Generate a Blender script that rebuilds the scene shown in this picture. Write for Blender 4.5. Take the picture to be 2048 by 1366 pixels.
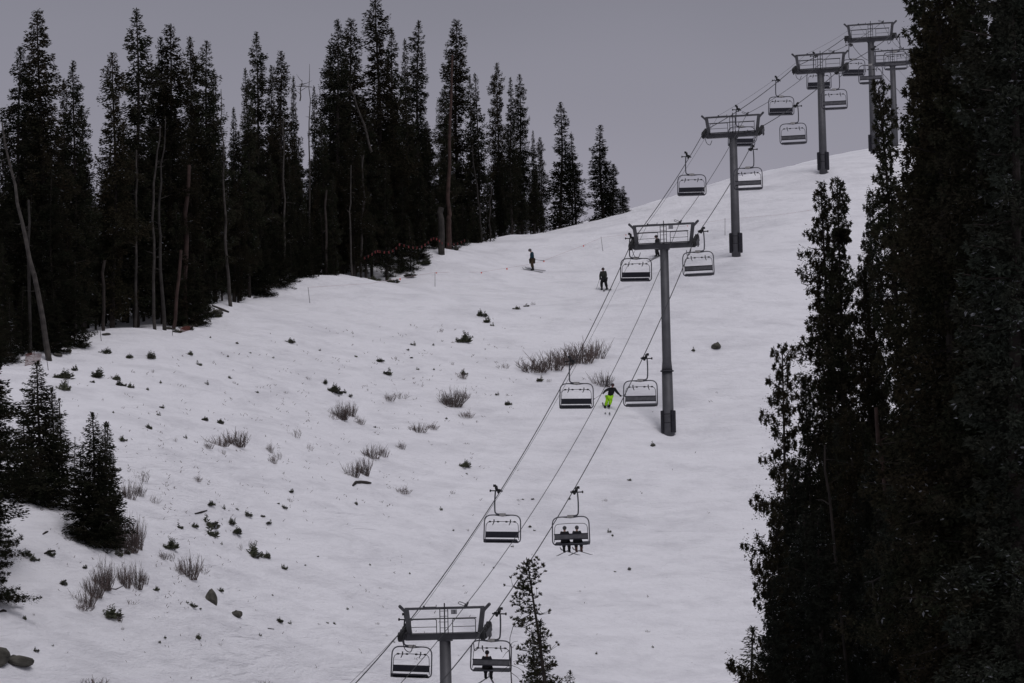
import bpy, math, random
import numpy as np
from mathutils import Matrix, Vector

# ------------------------------------------------------------------ camera, light, exposure
scn = bpy.context.scene
for o in list(bpy.data.objects):
    bpy.data.objects.remove(o)
COL = scn.collection
FPX, CX, CY = 6800.0, 1024.0, 683.0
PITCH = math.atan(683.0 / FPX)
ROLL = math.radians(-1.15)
CAMR = Matrix.Rotation(math.pi / 2 + PITCH, 3, 'X') @ Matrix.Rotation(ROLL, 3, 'Z')
cam = bpy.data.cameras.new('camera')
cam.sensor_width = 36.0
cam.lens = FPX / 2048.0 * 36.0
cam.clip_start = 0.5
cam.clip_end = 9000
camo = bpy.data.objects.new('camera', cam)
camo.matrix_world = CAMR.to_4x4()
COL.objects.link(camo)
scn.camera = camo

SUN_EL, SUN_AZ = math.radians(62), math.radians(150)      # azimuth measured clockwise from +Y
w = bpy.data.worlds.new("World")
scn.world = w
w.use_nodes = True
wn, wl = w.node_tree.nodes, w.node_tree.links
wn.clear()
wout = wn.new('ShaderNodeOutputWorld')
wbg = wn.new('ShaderNodeBackground')
wbg.inputs[1].default_value = 0.1
wsky = wn.new('ShaderNodeTexSky')
wsky.sky_type = 'NISHITA'
wsky.sun_disc = False
wsky.sun_elevation = SUN_EL
wsky.sun_rotation = SUN_AZ
wtc = wn.new('ShaderNodeTexCoord')
wsep = wn.new('ShaderNodeSeparateXYZ')
wl.new(wtc.outputs['Generated'], wsep.inputs[0])
wr = wn.new('ShaderNodeValToRGB')                          # even grey cloud deck, brighter overhead
wl.new(wsep.outputs['Z'], wr.inputs[0])
e = wr.color_ramp.elements
e[0].position = 0.08; e[0].color = (3.6 / 8, 3.38 / 8, 4.0 / 8, 1)
e[1].position = 1.0; e[1].color = (4.2 / 8, 4.17 / 8, 4.55 / 8, 1)
m1 = wr.color_ramp.elements.new(0.22); m1.color = (2.05 / 8, 2.0 / 8, 2.35 / 8, 1)
m2 = wr.color_ramp.elements.new(0.5); m2.color = (3.0 / 8, 2.97 / 8, 3.35 / 8, 1)
wnz = wn.new('ShaderNodeTexNoise'); wnz.inputs['Scale'].default_value = 3.5; wnz.inputs['Detail'].default_value = 3
wmap = wn.new('ShaderNodeMapping'); wmap.inputs['Scale'].default_value = (1, 1, 3)
wl.new(wtc.outputs['Generated'], wmap.inputs[0]); wl.new(wmap.outputs[0], wnz.inputs['Vector'])
wmr = wn.new('ShaderNodeMapRange'); wmr.inputs['From Min'].default_value = 0.2; wmr.inputs['From Max'].default_value = 0.8
wmr.inputs['To Min'].default_value = 7.0; wmr.inputs['To Max'].default_value = 9.0
wl.new(wnz.outputs[0], wmr.inputs[0])
wsc = wn.new('ShaderNodeVectorMath'); wsc.operation = 'SCALE'
wl.new(wr.outputs[0], wsc.inputs[0]); wl.new(wmr.outputs[0], wsc.inputs['Scale'])
wmix = wn.new('ShaderNodeMix'); wmix.data_type = 'RGBA'; wmix.inputs[0].default_value = 0.95
wl.new(wsky.outputs[0], wmix.inputs[6]); wl.new(wsc.outputs[0], wmix.inputs[7])
wl.new(wmix.outputs[2], wbg.inputs[0]); wl.new(wbg.outputs[0], wout.inputs[0])

sl = bpy.data.lights.new('sun', 'SUN')
sl.energy = 1.1
sl.angle = math.radians(24)
sl.color = (1.0, 0.965, 0.99)
sun = bpy.data.objects.new('sun', sl)
d = Vector((math.sin(SUN_AZ) * math.cos(SUN_EL), math.cos(SUN_AZ) * math.cos(SUN_EL), math.sin(SUN_EL)))
sun.rotation_euler = d.to_track_quat('Z', 'Y').to_euler()
COL.objects.link(sun)
scn.view_settings.view_transform = 'Standard'
scn.view_settings.look = 'None'
scn.view_settings.exposure = 0.0
scn.view_settings.gamma = 1.0
scn.view_settings.use_curve_mapping = False

# ------------------------------------------------------------------ measuring helpers
_R = np.array(CAMR)
def P(px, py, Y):
    """point on the sight line through a photo pixel at forward distance Y"""
    d = _R @ np.array([px - CX, CY - py, -FPX])
    return d * (Y / d[1])
def proj(p):
    q = _R.T @ np.array(p)
    return CX + FPX * q[0] / -q[2], CY - FPX * q[1] / -q[2]

# ------------------------------------------------------------------ terrain surface (thin-plate spline through surveyed points)
ctrl = [  # px, py, distance
 (1334, 874, 233), (1467, 508, 262), (1641, 344, 290), (1742, 305, 312), (1785, 290, 365),
 (1000, 1366, 196), (1220, 1366, 199), (1450, 1366, 203), (1500, 1100, 217), (1470, 690, 246), (1480, 880, 231),
 (1063, 541, 274), (1207, 580, 268), (1215, 815, 233), (1000, 800, 235), (600, 606, 247), (870, 573, 264),
 (700, 850, 224), (500, 1100, 195), (110, 745, 208), (400, 700, 222), (700, 1150, 196), (1000, 1050, 217),
 (0, 1366, 160), (250, 1366, 168), (500, 1366, 177), (750, 1366, 187), (185, 1092, 177), (40, 1015, 182), (300, 900, 196), (0, 1180, 168),
 (1600, 430, 277), (1650, 600, 255), (1620, 800, 238),
 # crest line
 (1540, 345, 305), (1400, 376, 303), (1250, 430, 300), (1100, 461, 292), (1000, 473, 284), (870, 492, 272),
 (700, 546, 256), (560, 566, 250), (440, 615, 238), (250, 664, 222), (100, 703, 214), (20, 712, 210),
 (250, 640, 240), (60, 690, 232), (-150, 720, 210), (-250, 1000, 185),
 # ground dropping out of sight behind the crest
 (1540, 352, 340), (1250, 440, 335), (1000, 488, 315), (700, 562, 288), (440, 630, 268), (250, 655, 275), (50, 700, 270),
 (1540, 385, 420), (1000, 530, 400), (500, 620, 380), (50, 720, 380), (-400, 740, 300),
 (1785, 300, 430), (1950, 300, 340), (2100, 420, 280)]
cp = [P(*c) for c in ctrl]
cp += [np.array(v, float) for v in [(-3.5, 178, -8.5), (-14, 140, -15), (-26, 110, -17), (12, 140, -12), (40, 130, -11), (60, 100, -11), (20, 100, -12),
       (-40, 120, -12), (-60, 150, -5), (30, 170, -6.5), (60, 170, -2), (70, 220, 16), (90, 300, 42), (-60, 230, 20), (0, 60, -10), (60, 50, -10), (-60, 60, -9),
       (130, 420, 50), (-120, 420, 32), (-120, 250, 22), (0, 480, 52), (0, 0, -3), (120, 150, -4)]]
cp = np.array(cp)
def tpsk(r2):
    return np.where(r2 > 1e-9, 0.5 * r2 * np.log(np.maximum(r2, 1e-9)), 0.0)
_S = 100.0
_c = cp[:, :2] / _S
_n = len(_c)
_K = tpsk(((_c[:, None] - _c[None]) ** 2).sum(-1)) + np.eye(_n) * 0.0006
_Pm = np.hstack([np.ones((_n, 1)), _c])
_A = np.vstack([np.hstack([_K, _Pm]), np.hstack([_Pm.T, np.zeros((3, 3))])])
_sol = np.linalg.solve(_A, np.concatenate([cp[:, 2], np.zeros(3)]))
_tab = np.random.RandomState(5).rand(256, 256)
def vnoise(x, y):
    xi = np.floor(x).astype(int); yi = np.floor(y).astype(int)
    fx = x - xi; fy = y - yi
    fx = fx * fx * (3 - 2 * fx); fy = fy * fy * (3 - 2 * fy)
    a = _tab[xi & 255, yi & 255]; b = _tab[(xi + 1) & 255, yi & 255]
    c = _tab[xi & 255, (yi + 1) & 255]; dd = _tab[(xi + 1) & 255, (yi + 1) & 255]
    return (a * (1 - fx) + b * fx) * (1 - fy) + (c * (1 - fx) + dd * fx) * fy - 0.5
def ground(x, y):
    x = np.atleast_1d(np.asarray(x, float)); y = np.atleast_1d(np.asarray(y, float))
    cx = np.clip(x, -140, 140); cy = np.clip(y, -20, 470)
    out = np.empty(x.shape)
    fx, fy, fo = cx.ravel() / _S, cy.ravel() / _S, np.empty(x.size)
    for i in range(0, x.size, 40000):
        q = np.stack([fx[i:i + 40000], fy[i:i + 40000]], 1)
        r2 = ((q[:, None] - _c[None]) ** 2).sum(-1)
        fo[i:i + 40000] = tpsk(r2) @ _sol[:_n] + _sol[_n] + q @ _sol[_n + 1:]
    out = fo.reshape(x.shape)
    u = x; v = 0.5 * y + 1.15 * out - 0.12 * x
    near = np.exp(-((x - cx) ** 2 + (y - cy) ** 2) / 2000.0)
    out = out + near * (0.50 * vnoise(u / 13, v / 8) + 0.32 * vnoise(u / 5 + 9, v / 2.6 + 4) + 0.20 * vnoise(u / 2.2 + 40, v / 1.1 + 7) + 0.08 * vnoise(u / 0.9 + 3, v / 0.5 + 80))
    far = np.hypot(x - cx, y - cy)
    return out - 0.05 * far + 6 * vnoise(x / 90, y / 90) * (1 - near)
def gz(x, y):
    return float(ground(x, y)[0])
_ys = np.arange(120, 430, 0.6)
def hit(px, py):
    """where the sight line through a pixel first meets the snow"""
    d0 = P(px, py, 1.0)
    xs = d0[0] * _ys; zs = d0[2] * _ys
    g = ground(xs, _ys)
    k = np.nonzero(g >= zs)[0]
    if len(k) == 0:
        i = int(np.argmin(zs / _ys - g / _ys))
        return np.array([xs[i], _ys[i], g[i]])
    i = k[0]
    if i > 0:
        a = zs[i - 1] - g[i - 1]; b = g[i] - zs[i]
        t = a / (a + b)
        yy = _ys[i - 1] + 0.6 * t
    else:
        yy = _ys[0]
    return np.array([d0[0] * yy, yy, gz(d0[0] * yy, yy)])

# ------------------------------------------------------------------ materials
def mat(name, col, rough=0.7, metal=0.0, vary=0.0, scale=6.0, col2=None, bump=0.0, bscale=20.0, rand=0.0, spec=0.3):
    m = bpy.data.materials.new(name); m.use_nodes = True
    n, l = m.node_tree.nodes, m.node_tree.links
    b = n['Principled BSDF']
    b.inputs['Base Color'].default_value = (*col, 1); b.inputs['Roughness'].default_value = rough
    b.inputs['Metallic'].default_value = metal; b.inputs['Specular IOR Level'].default_value = spec
    tc = n.new('ShaderNodeTexCoord')
    if vary > 0 or rand > 0:
        nz = n.new('ShaderNodeTexNoise'); nz.inputs['Scale'].default_value = scale; nz.inputs['Detail'].default_value = 5
        l.new(tc.outputs['Object'], nz.inputs['Vector'])
        c2 = col2 or tuple(c * (1 - vary) for c in col)
        mx = n.new('ShaderNodeMix'); mx.data_type = 'RGBA'
        mx.inputs[6].default_value = (*col, 1); mx.inputs[7].default_value = (*c2, 1)
        mr = n.new('ShaderNodeMapRange'); mr.inputs['From Min'].default_value = 0.35; mr.inputs['From Max'].default_value = 0.65
        l.new(nz.outputs[0], mr.inputs[0]); l.new(mr.outputs[0], mx.inputs[0])
        src = mx.outputs[2]
        if rand > 0:
            oi = n.new('ShaderNodeObjectInfo'); mr2 = n.new('ShaderNodeMapRange')
            mr2.inputs['To Min'].default_value = 1 - rand; mr2.inputs['To Max'].default_value = 1 + rand
            l.new(oi.outputs['Random'], mr2.inputs[0])
            vm = n.new('ShaderNodeVectorMath'); vm.operation = 'SCALE'
            l.new(src, vm.inputs[0]); l.new(mr2.outputs[0], vm.inputs['Scale']); src = vm.outputs[0]
        l.new(src, b.inputs['Base Color'])
    if bump > 0:
        nb = n.new('ShaderNodeTexNoise'); nb.inputs['Scale'].default_value = bscale; nb.inputs['Detail'].default_value = 6
        l.new(tc.outputs['Object'], nb.inputs['Vector'])
        bp = n.new('ShaderNodeBump'); bp.inputs['Strength'].default_value = bump; bp.inputs['Distance'].default_value = 0.05
        l.new(nb.outputs[0], bp.inputs['Height']); l.new(bp.outputs[0], b.inputs['Normal'])
    return m

def snow_mat():
    m = bpy.data.materials.new('snow'); m.use_nodes = True
    n, l = m.node_tree.nodes, m.node_tree.links
    b = n['Principled BSDF']
    b.inputs['Roughness'].default_value = 0.75; b.inputs['Specular IOR Level'].default_value = 0.15
    tc = n.new('ShaderNodeTexCoord')
    def noise(scale, mp, detail=4, rough=0.5):
        mm = n.new('ShaderNodeMapping'); mm.inputs['Scale'].default_value = mp; mm.inputs['Rotation'].default_value = (0, 0.10, 0)
        l.new(tc.outputs['Object'], mm.inputs[0])
        z = n.new('ShaderNodeTexNoise'); z.inputs['Scale'].default_value = scale; z.inputs['Detail'].default_value = detail
        z.inputs['Roughness'].default_value = rough; z.inputs['Distortion'].default_value = 0.35
        l.new(mm.outputs[0], z.inputs['Vector']); return z.outputs[0]
    # packed, slightly icy or dusty snow between fresh powder
    cr = n.new('ShaderNodeMapRange'); cr.inputs['From Min'].default_value = 0.46; cr.inputs['From Max'].default_value = 0.74
    l.new(noise(0.45, (0.5, 0.5, 2.2), 10, 0.70), cr.inputs[0])
    mx = n.new('ShaderNodeMix'); mx.data_type = 'RGBA'
    mx.inputs[6].default_value = (0.84, 0.835, 0.875, 1); mx.inputs[7].default_value = (0.66, 0.655, 0.695, 1)
    l.new(cr.outputs[0], mx.inputs[0]); l.new(mx.outputs[2], b.inputs['Base Color'])
    # relief: wind streaks, ski tracks (ridged), fine crust
    def ridge(src, width):
        a = n.new('ShaderNodeMath'); a.operation = 'SUBTRACT'; a.inputs[1].default_value = 0.5; l.new(src, a.inputs[0])
        c = n.new('ShaderNodeMath'); c.operation = 'ABSOLUTE'; l.new(a.outputs[0], c.inputs[0])
        r = n.new('ShaderNodeMapRange'); r.interpolation_type = 'SMOOTHSTEP'; r.inputs['From Max'].default_value = width; l.new(c.outputs[0], r.inputs[0])
        return r.outputs[0]
    def mul(a, v):
        x = n.new('ShaderNodeMath'); x.operation = 'MULTIPLY'; l.new(a, x.inputs[0])
        if isinstance(v, float): x.inputs[1].default_value = v
        else: l.new(v, x.inputs[1])
        return x.outputs[0]
    def add(a, c):
        x = n.new('ShaderNodeMath'); x.operation = 'ADD'; l.new(a, x.inputs[0]); l.new(c, x.inputs[1]); return x.outputs[0]
    gate = n.new('ShaderNodeMapRange'); gate.inputs['From Min'].default_value = 0.45; gate.inputs['From Max'].default_value = 0.6
    l.new(noise(0.12, (1, 1, 1), 2, 0.5), gate.inputs[0])
    st = n.new('ShaderNodeMapRange'); st.inputs['From Min'].default_value = 0.5; st.inputs['From Max'].default_value = 0.8
    l.new(noise(1.6, (0.12, 0.3, 2.0), 3, 0.5), st.inputs[0])
    streak = mul(st.outputs[0], gate.outputs[0])
    h = add(mul(noise(1.1, (0.5, 0.6, 1.9), 7, 0.68), 0.50), mul(noise(4.5, (0.7, 0.8, 1.6), 6, 0.7), 0.17))
    h = add(h, mul(streak, -0.22))
    bp = n.new('ShaderNodeBump'); bp.inputs['Strength'].default_value = 0.72; bp.inputs['Distance'].default_value = 1.0
    l.new(h, bp.inputs['Height']); l.new(bp.outputs[0], b.inputs['Normal'])
    return m

def foliage_mat(name, c1, c2, frost=0.0):
    m = bpy.data.materials.new(name); m.use_nodes = True
    n, l = m.node_tree.nodes, m.node_tree.links
    b = n['Principled BSDF']; b.inputs['Roughness'].default_value = 0.85; b.inputs['Specular IOR Level'].default_value = 0.1
    tc = n.new('ShaderNodeTexCoord'); geo = n.new('ShaderNodeNewGeometry')
    nz = n.new('ShaderNodeTexNoise'); nz.inputs['Scale'].default_value = 0.9; nz.inputs['Detail'].default_value = 4
    l.new(tc.outputs['Object'], nz.inputs['Vector'])
    mr = n.new('ShaderNodeMapRange'); mr.inputs['From Min'].default_value = 0.35; mr.inputs['From Max'].default_value = 0.65
    l.new(nz.outputs[0], mr.inputs[0])
    mx = n.new('ShaderNodeMix'); mx.data_type = 'RGBA'; mx.inputs[6].default_value = (*c1, 1); mx.inputs[7].default_value = (*c2, 1)
    l.new(mr.outputs[0], mx.inputs[0])
    oi = n.new('ShaderNodeObjectInfo'); mr2 = n.new('ShaderNodeMapRange')
    mr2.inputs['To Min'].default_value = 0.7; mr2.inputs['To Max'].default_value = 1.35
    l.new(oi.outputs['Random'], mr2.inputs[0])
    vm = n.new('ShaderNodeVectorMath'); vm.operation = 'SCALE'
    l.new(mx.outputs[2], vm.inputs[0]); l.new(mr2.outputs[0], vm.inputs['Scale'])
    src = vm.outputs[0]
    rp = n.new('ShaderNodeMapRange'); rp.inputs['To Min'].default_value = 0.55; rp.inputs['To Max'].default_value = 1.5
    l.new(geo.outputs['Random Per Island'], rp.inputs[0])
    v2 = n.new('ShaderNodeVectorMath'); v2.operation = 'SCALE'; l.new(src, v2.inputs[0]); l.new(rp.outputs[0], v2.inputs['Scale']); src = v2.outputs[0]
    if frost > 0:      # rime caught on single sprays of needles
        gt = n.new('ShaderNodeMath'); gt.operation = 'GREATER_THAN'; gt.inputs[1].default_value = 1 - frost
        l.new(geo.outputs['Random Per Island'], gt.inputs[0])
        nf = n.new('ShaderNodeTexNoise'); nf.inputs['Scale'].default_value = 0.5; l.new(tc.outputs['Object'], nf.inputs['Vector'])
        g2 = n.new('ShaderNodeMath'); g2.operation = 'GREATER_THAN'; g2.inputs[1].default_value = 0.52; l.new(nf.outputs[0], g2.inputs[0])
        mu = n.new('ShaderNodeMath'); mu.operation = 'MULTIPLY'; l.new(gt.outputs[0], mu.inputs[0]); l.new(g2.outputs[0], mu.inputs[1])
        m3 = n.new('ShaderNodeMix'); m3.data_type = 'RGBA'; m3.inputs[7].default_value = (0.3, 0.31, 0.33, 1)
        l.new(mu.outputs[0], m3.inputs[0]); l.new(src, m3.inputs[6]); src = m3.outputs[2]
    l.new(src, b.inputs['Base Color'])
    return m

M = dict(
    snow=snow_mat(),
    fol=foliage_mat('needles_dark', (0.020, 0.024, 0.014), (0.030, 0.026, 0.018), 0.012),
    fol2=foliage_mat('needles_brown', (0.034, 0.027, 0.017), (0.022, 0.022, 0.013), 0.02),
    fol3=foliage_mat('needles_frosted', (0.030, 0.036, 0.028), (0.024, 0.024, 0.018), 0.035),
    folpine=foliage_mat('needles_pine', (0.050, 0.044, 0.022), (0.032, 0.034, 0.018), 0.0),
    folsh=foliage_mat('needles_shrub', (0.115, 0.125, 0.085), (0.085, 0.08, 0.06), 0.2),
    bark=mat('bark', (0.034, 0.027, 0.024), 0.9, vary=0.5, scale=3, rand=0.25, bump=0.5),
    dead=mat('dead_wood', (0.052, 0.046, 0.042), 0.9, vary=0.55, scale=2.5, rand=0.35, bump=0.5),
    redbark=mat('red_bark', (0.055, 0.033, 0.028), 0.9, vary=0.5, scale=2.5, rand=0.15, bump=0.5),
    twig=mat('willow_twig', (0.135, 0.105, 0.098), 0.9, vary=0.4, scale=4, rand=0.2),
    rock=mat('rock', (0.095, 0.09, 0.076), 0.9, vary=0.6, scale=3.0, bump=0.9, bscale=6),
    steel=mat('galvanised_steel', (0.092, 0.092, 0.102), 0.55, 0.25, vary=0.25, scale=1.6, rand=0.05),
    steeld=mat('weathered_steel', (0.055, 0.055, 0.062), 0.6, 0.2, vary=0.3, scale=3),
    alu=mat('cast_joint', (0.36, 0.35, 0.34), 0.5, 0.2, vary=0.2, scale=12),
    chairf=mat('chair_frame_paint', (0.075, 0.075, 0.09), 0.5, 0.2, vary=0.25, scale=5),
    seat=mat('seat_vinyl', (0.018, 0.018, 0.028), 0.5, vary=0.3, scale=8),
    backp=mat('backrest_shell', (0.115, 0.115, 0.125), 0.6, vary=0.25, scale=6),
    rubber=mat('rubber', (0.016, 0.016, 0.018), 0.7, vary=0.3, scale=14),
    pad=mat('crash_pad', (0.020, 0.020, 0.028), 0.7, vary=0.4, scale=6),
    rope=mat('wire_rope', (0.045, 0.045, 0.05), 0.6, 0.3, vary=0.2, scale=4),
    black=mat('black_cloth', (0.014, 0.014, 0.016), 0.9, vary=0.3, scale=14, bump=0.3),
    darkgreen=mat('dark_olive_cloth', (0.028, 0.030, 0.026), 0.9, vary=0.3, scale=14),
    navy=mat('dark_teal_cloth', (0.012, 0.04, 0.06), 0.9, vary=0.3, scale=14),
    brown=mat('tan_trousers', (0.055, 0.038, 0.022), 0.9, vary=0.3, scale=14),
    neon=mat('neon_green_cloth', (0.38, 0.80, 0.012), 0.8, vary=0.35, scale=10, bump=0.3),
    greyc=mat('grey_band_cloth', (0.12, 0.12, 0.15), 0.9, vary=0.3, scale=14),
    skin=mat('skin', (0.42, 0.25, 0.19), 0.7, vary=0.1),
    helm=mat('helmet_grey', (0.10, 0.095, 0.10), 0.4, vary=0.2),
    helmb=mat('helmet_black', (0.02, 0.018, 0.02), 0.4, vary=0.2),
    goggle=mat('goggles', (0.10, 0.04, 0.04), 0.25, vary=0.2),
    ski=mat('ski_topsheet', (0.15, 0.15, 0.16), 0.5, vary=0.5, scale=3),
    skir=mat('ski_red_boot', (0.14, 0.07, 0.06), 0.6, vary=0.3),
    pole=mat('marker_pole', (0.10, 0.09, 0.10), 0.8, vary=0.3),
    flag=mat('orange_flag', (0.85, 0.20, 0.16), 0.8, vary=0.2),
    flagr=mat('red_flag', (0.15, 0.03, 0.03), 0.8, vary=0.3, rand=0.3),
    cord=mat('marker_rope', (0.55, 0.42, 0.44), 0.9, vary=0.2),
    net=mat('orange_netting', (0.17, 0.055, 0.045), 0.8, vary=0.3),
    sign=mat('sign_plate', (0.26, 0.26, 0.28), 0.6, vary=0.1),
    signd=mat('sign_numeral', (0.035, 0.035, 0.05), 0.6, vary=0.1),
)

# ------------------------------------------------------------------ mesh builder
def np_mesh(name, V, F, material, smooth=False):
    V = np.asarray(V, np.float32); me = bpy.data.meshes.new(name)
    if isinstance(F, np.ndarray):
        k = F.shape[1]
        me.vertices.add(len(V)); me.vertices.foreach_set('co', V.ravel())
        me.loops.add(F.size); me.loops.foreach_set('vertex_index', F.ravel().astype(np.int32))
        me.polygons.add(len(F)); me.polygons.foreach_set('loop_start', np.arange(0, F.size, k, dtype=np.int32))
        me.update(calc_edges=True)
    else:
        me.from_pydata(V.tolist(), [], F); me.update()
    me.materials.append(material)
    if smooth:
        me.polygons.foreach_set('use_smooth', [True] * len(me.polygons))
    return me
def link(name, me, parent=None, loc=None, rot=None, scale=None):
    o = bpy.data.objects.new(name, me); COL.objects.link(o)
    if parent: o.parent = parent
    if loc is not None: o.location = loc
    if rot is not None: o.rotation_euler = rot
    if scale is not None: o.scale = scale
    return o
def tag(o, label=None, cat=None, group=None, kind=None):
    if label: o['label'] = label
    if cat: o['category'] = cat
    if group: o['group'] = group
    if kind: o['kind'] = kind
    return o
def empty(name, loc, rot=(0, 0, 0), label=None, cat=None, group=None):
    o = link(name, None, None, loc, rot); o.empty_display_size = 0.3
    return tag(o, label, cat, group)

class MB:
    def __init__(s): s.v = []; s.f = []
    def box(s, c, size, rot=None, taper=1.0):
        c = np.array(c, float); h = np.array(size, float) / 2; b = len(s.v)
        for dz in (-1, 1):
            k = taper if dz > 0 else 1.0
            for dx, dy in ((-1, -1), (1, -1), (1, 1), (-1, 1)):
                p = np.array([dx * h[0] * k, dy * h[1] * k, dz * h[2]])
                if rot is not None: p = np.array(rot) @ p
                s.v.append((c + p).tolist())
        s.f += [[b, b + 3, b + 2, b + 1], [b + 4, b + 5, b + 6, b + 7]] + [[b + i, b + (i + 1) % 4, b + 4 + (i + 1) % 4, b + 4 + i] for i in range(4)]
        return s
    def beam(s, a, b_, wx, wz):
        a = np.array(a, float); b_ = np.array(b_, float); d = b_ - a; L = np.linalg.norm(d); d /= L
        up = np.array([0, 0, 1.0]) if abs(d[2]) < 0.9 else np.array([0, 1.0, 0])
        x = np.cross(d, up); x /= np.linalg.norm(x); z = np.cross(x, d)
        return s.box((a + b_) / 2, (wx, L, wz), np.stack([x, d, z], 1))
    def tube(s, pts, r, n=8, cap=True):
        pts = np.array(pts, float); m = len(pts)
        r = np.full(m, r) if np.isscalar(r) else np.array(r, float)
        T = np.gradient(pts, axis=0); T /= np.linalg.norm(T, axis=1)[:, None] + 1e-12
        u = np.cross(T[0], [0.13, 0.27, 0.95]); 
        if np.linalg.norm(u) < 1e-3: u = np.cross(T[0], [1, 0, 0])
        u /= np.linalg.norm(u); b = len(s.v)
        ang = np.arange(n) * 2 * math.pi / n
        for i in range(m):
            u = u - T[i] * u.dot(T[i]); u /= np.linalg.norm(u); v = np.cross(T[i], u)
            for a in ang: s.v.append((pts[i] + r[i] * (math.cos(a) * u + math.sin(a) * v)).tolist())
        for i in range(m - 1):
            for j in range(n):
                s.f.append([b + i * n + j, b + i * n + (j + 1) % n, b + (i + 1) * n + (j + 1) % n, b + (i + 1) * n + j])
        if cap:
            s.f.append([b + j for j in range(n)][::-1]); s.f.append([b + (m - 1) * n + j for j in range(n)])
        return s
    def ball(s, c, r, n=8, m=6, sc=(1, 1, 1)):
        c = np.array(c, float); b = len(s.v)
        for i in range(m + 1):
            th = math.pi * i / m
            for j in range(n):
                ph = 2 * math.pi * j / n
                s.v.append((c + r * np.array([math.sin(th) * math.cos(ph) * sc[0], math.sin(th) * math.sin(ph) * sc[1], math.cos(th) * sc[2]])).tolist())
        for i in range(m):
            for j in range(n):
                s.f.append([b + i * n + j, b + (i + 1) * n + j, b + (i + 1) * n + (j + 1) % n, b + i * n + (j + 1) % n])
        return s
    def mesh(s, name, material, smooth=False):
        return np_mesh(name, s.v, s.f, material, smooth)
    def build(s, name, material, parent=None, smooth=False, loc=None, rot=None):
        return link(name, s.mesh(name, material, smooth), parent, loc, rot)

def arc(pts, r=0.2, n=5):
    """polyline with rounded corners"""
    pts = [np.array(p, float) for p in pts]; out = [pts[0]]
    for i in range(1, len(pts) - 1):
        a, b, c = pts[i - 1], pts[i], pts[i + 1]
        da = (a - b); la = np.linalg.norm(da); dc = (c - b); lc = np.linalg.norm(dc)
        rr = min(r, la * 0.49, lc * 0.49)
        p0 = b + da / la * rr; p1 = b + dc / lc * rr
        for k in range(n + 1):
            t = k / n
            out.append((1 - t) ** 2 * p0 + 2 * t * (1 - t) * b + t * t * p1)
    out.append(pts[-1]); return out

def copy_tree(o, parent=None):
    c = o.copy(); COL.objects.link(c); c.parent = parent
    for ch in o.children: copy_tree(ch, c)
    return c

# ------------------------------------------------------------------ setting: snow slope
def axis(lo, hi, step, ends):
    mid = np.arange(lo, hi + step / 2, step)
    a = [lo]; b = [mid[-1]]; s = step
    while a[-1] > -ends: s *= 1.16; a.append(a[-1] - s)
    s = step
    while b[-1] < ends: s *= 1.16; b.append(b[-1] + s)
    return np.concatenate([np.array(a[1:])[::-1], mid, np.array(b[1:])])
gx = axis(-42, 48, 0.30, 2500); gy = axis(150, 325, 0.30, 2500)
GX, GY = np.meshgrid(gx, gy, indexing='ij')
GZ = ground(GX, GY)
nx, ny = GX.shape
idx = np.arange(nx * ny).reshape(nx, ny)
F = np.stack([idx[:-1, :-1], idx[1:, :-1], idx[1:, 1:], idx[:-1, 1:]], -1).reshape(-1, 4)
g = link('snow_slope', np_mesh('snow_slope', np.stack([GX, GY, GZ], -1).reshape(-1, 3), F, M['snow'], True))
tag(g, 'snow covered hillside with wind streaks and ski tracks', kind='structure')

# ------------------------------------------------------------------ lift towers
towers = [  # crossarm centre px, py, distance ; foot py
 (890, 1273, 178, None), (1328, 492, 233, 874), (1466, 270, 262, 508), (1641, 142, 290, 344), (1741.5, 79.5, 312, 300), (1785, 128, 360, None)]
TW = [P(a, b, c) for a, b, c, _ in towers]
T0 = np.array([TW[0][0] - 9.3, 140.0, -7.0])
HEAD = math.atan2(TW[2][0] - TW[0][0], TW[2][1] - TW[0][1])      # heading of the lift line, clockwise from +Y
cH, sH = math.cos(HEAD), math.sin(HEAD)
AX = np.array([cH, -sH, 0.0])                                    # across the line, to the right
def slope_at(i):
    pts = [T0] + TW
    a, b = pts[max(i, 0)], pts[min(i + 2, len(pts) - 1)]
    return math.atan2(b[2] - a[2], math.hypot(b[0] - a[0], b[1] - a[1]))
tw_labels = [
 'nearest lift tower, its crossarm cut by the bottom of the picture, with a number plate',
 'tall lift tower in mid slope with a collar halfway up the pole and padded foot',
 'third lift tower up the hill, standing in front of the sloping skyline with padded foot',
 'fourth lift tower, its padded foot on the snow just below the skyline',
 'fifth and highest lift tower beside the dark trees, behind the top of the leaning spruce',
 'furthest lift tower, half hidden behind the big dark spruces at top right']
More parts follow.
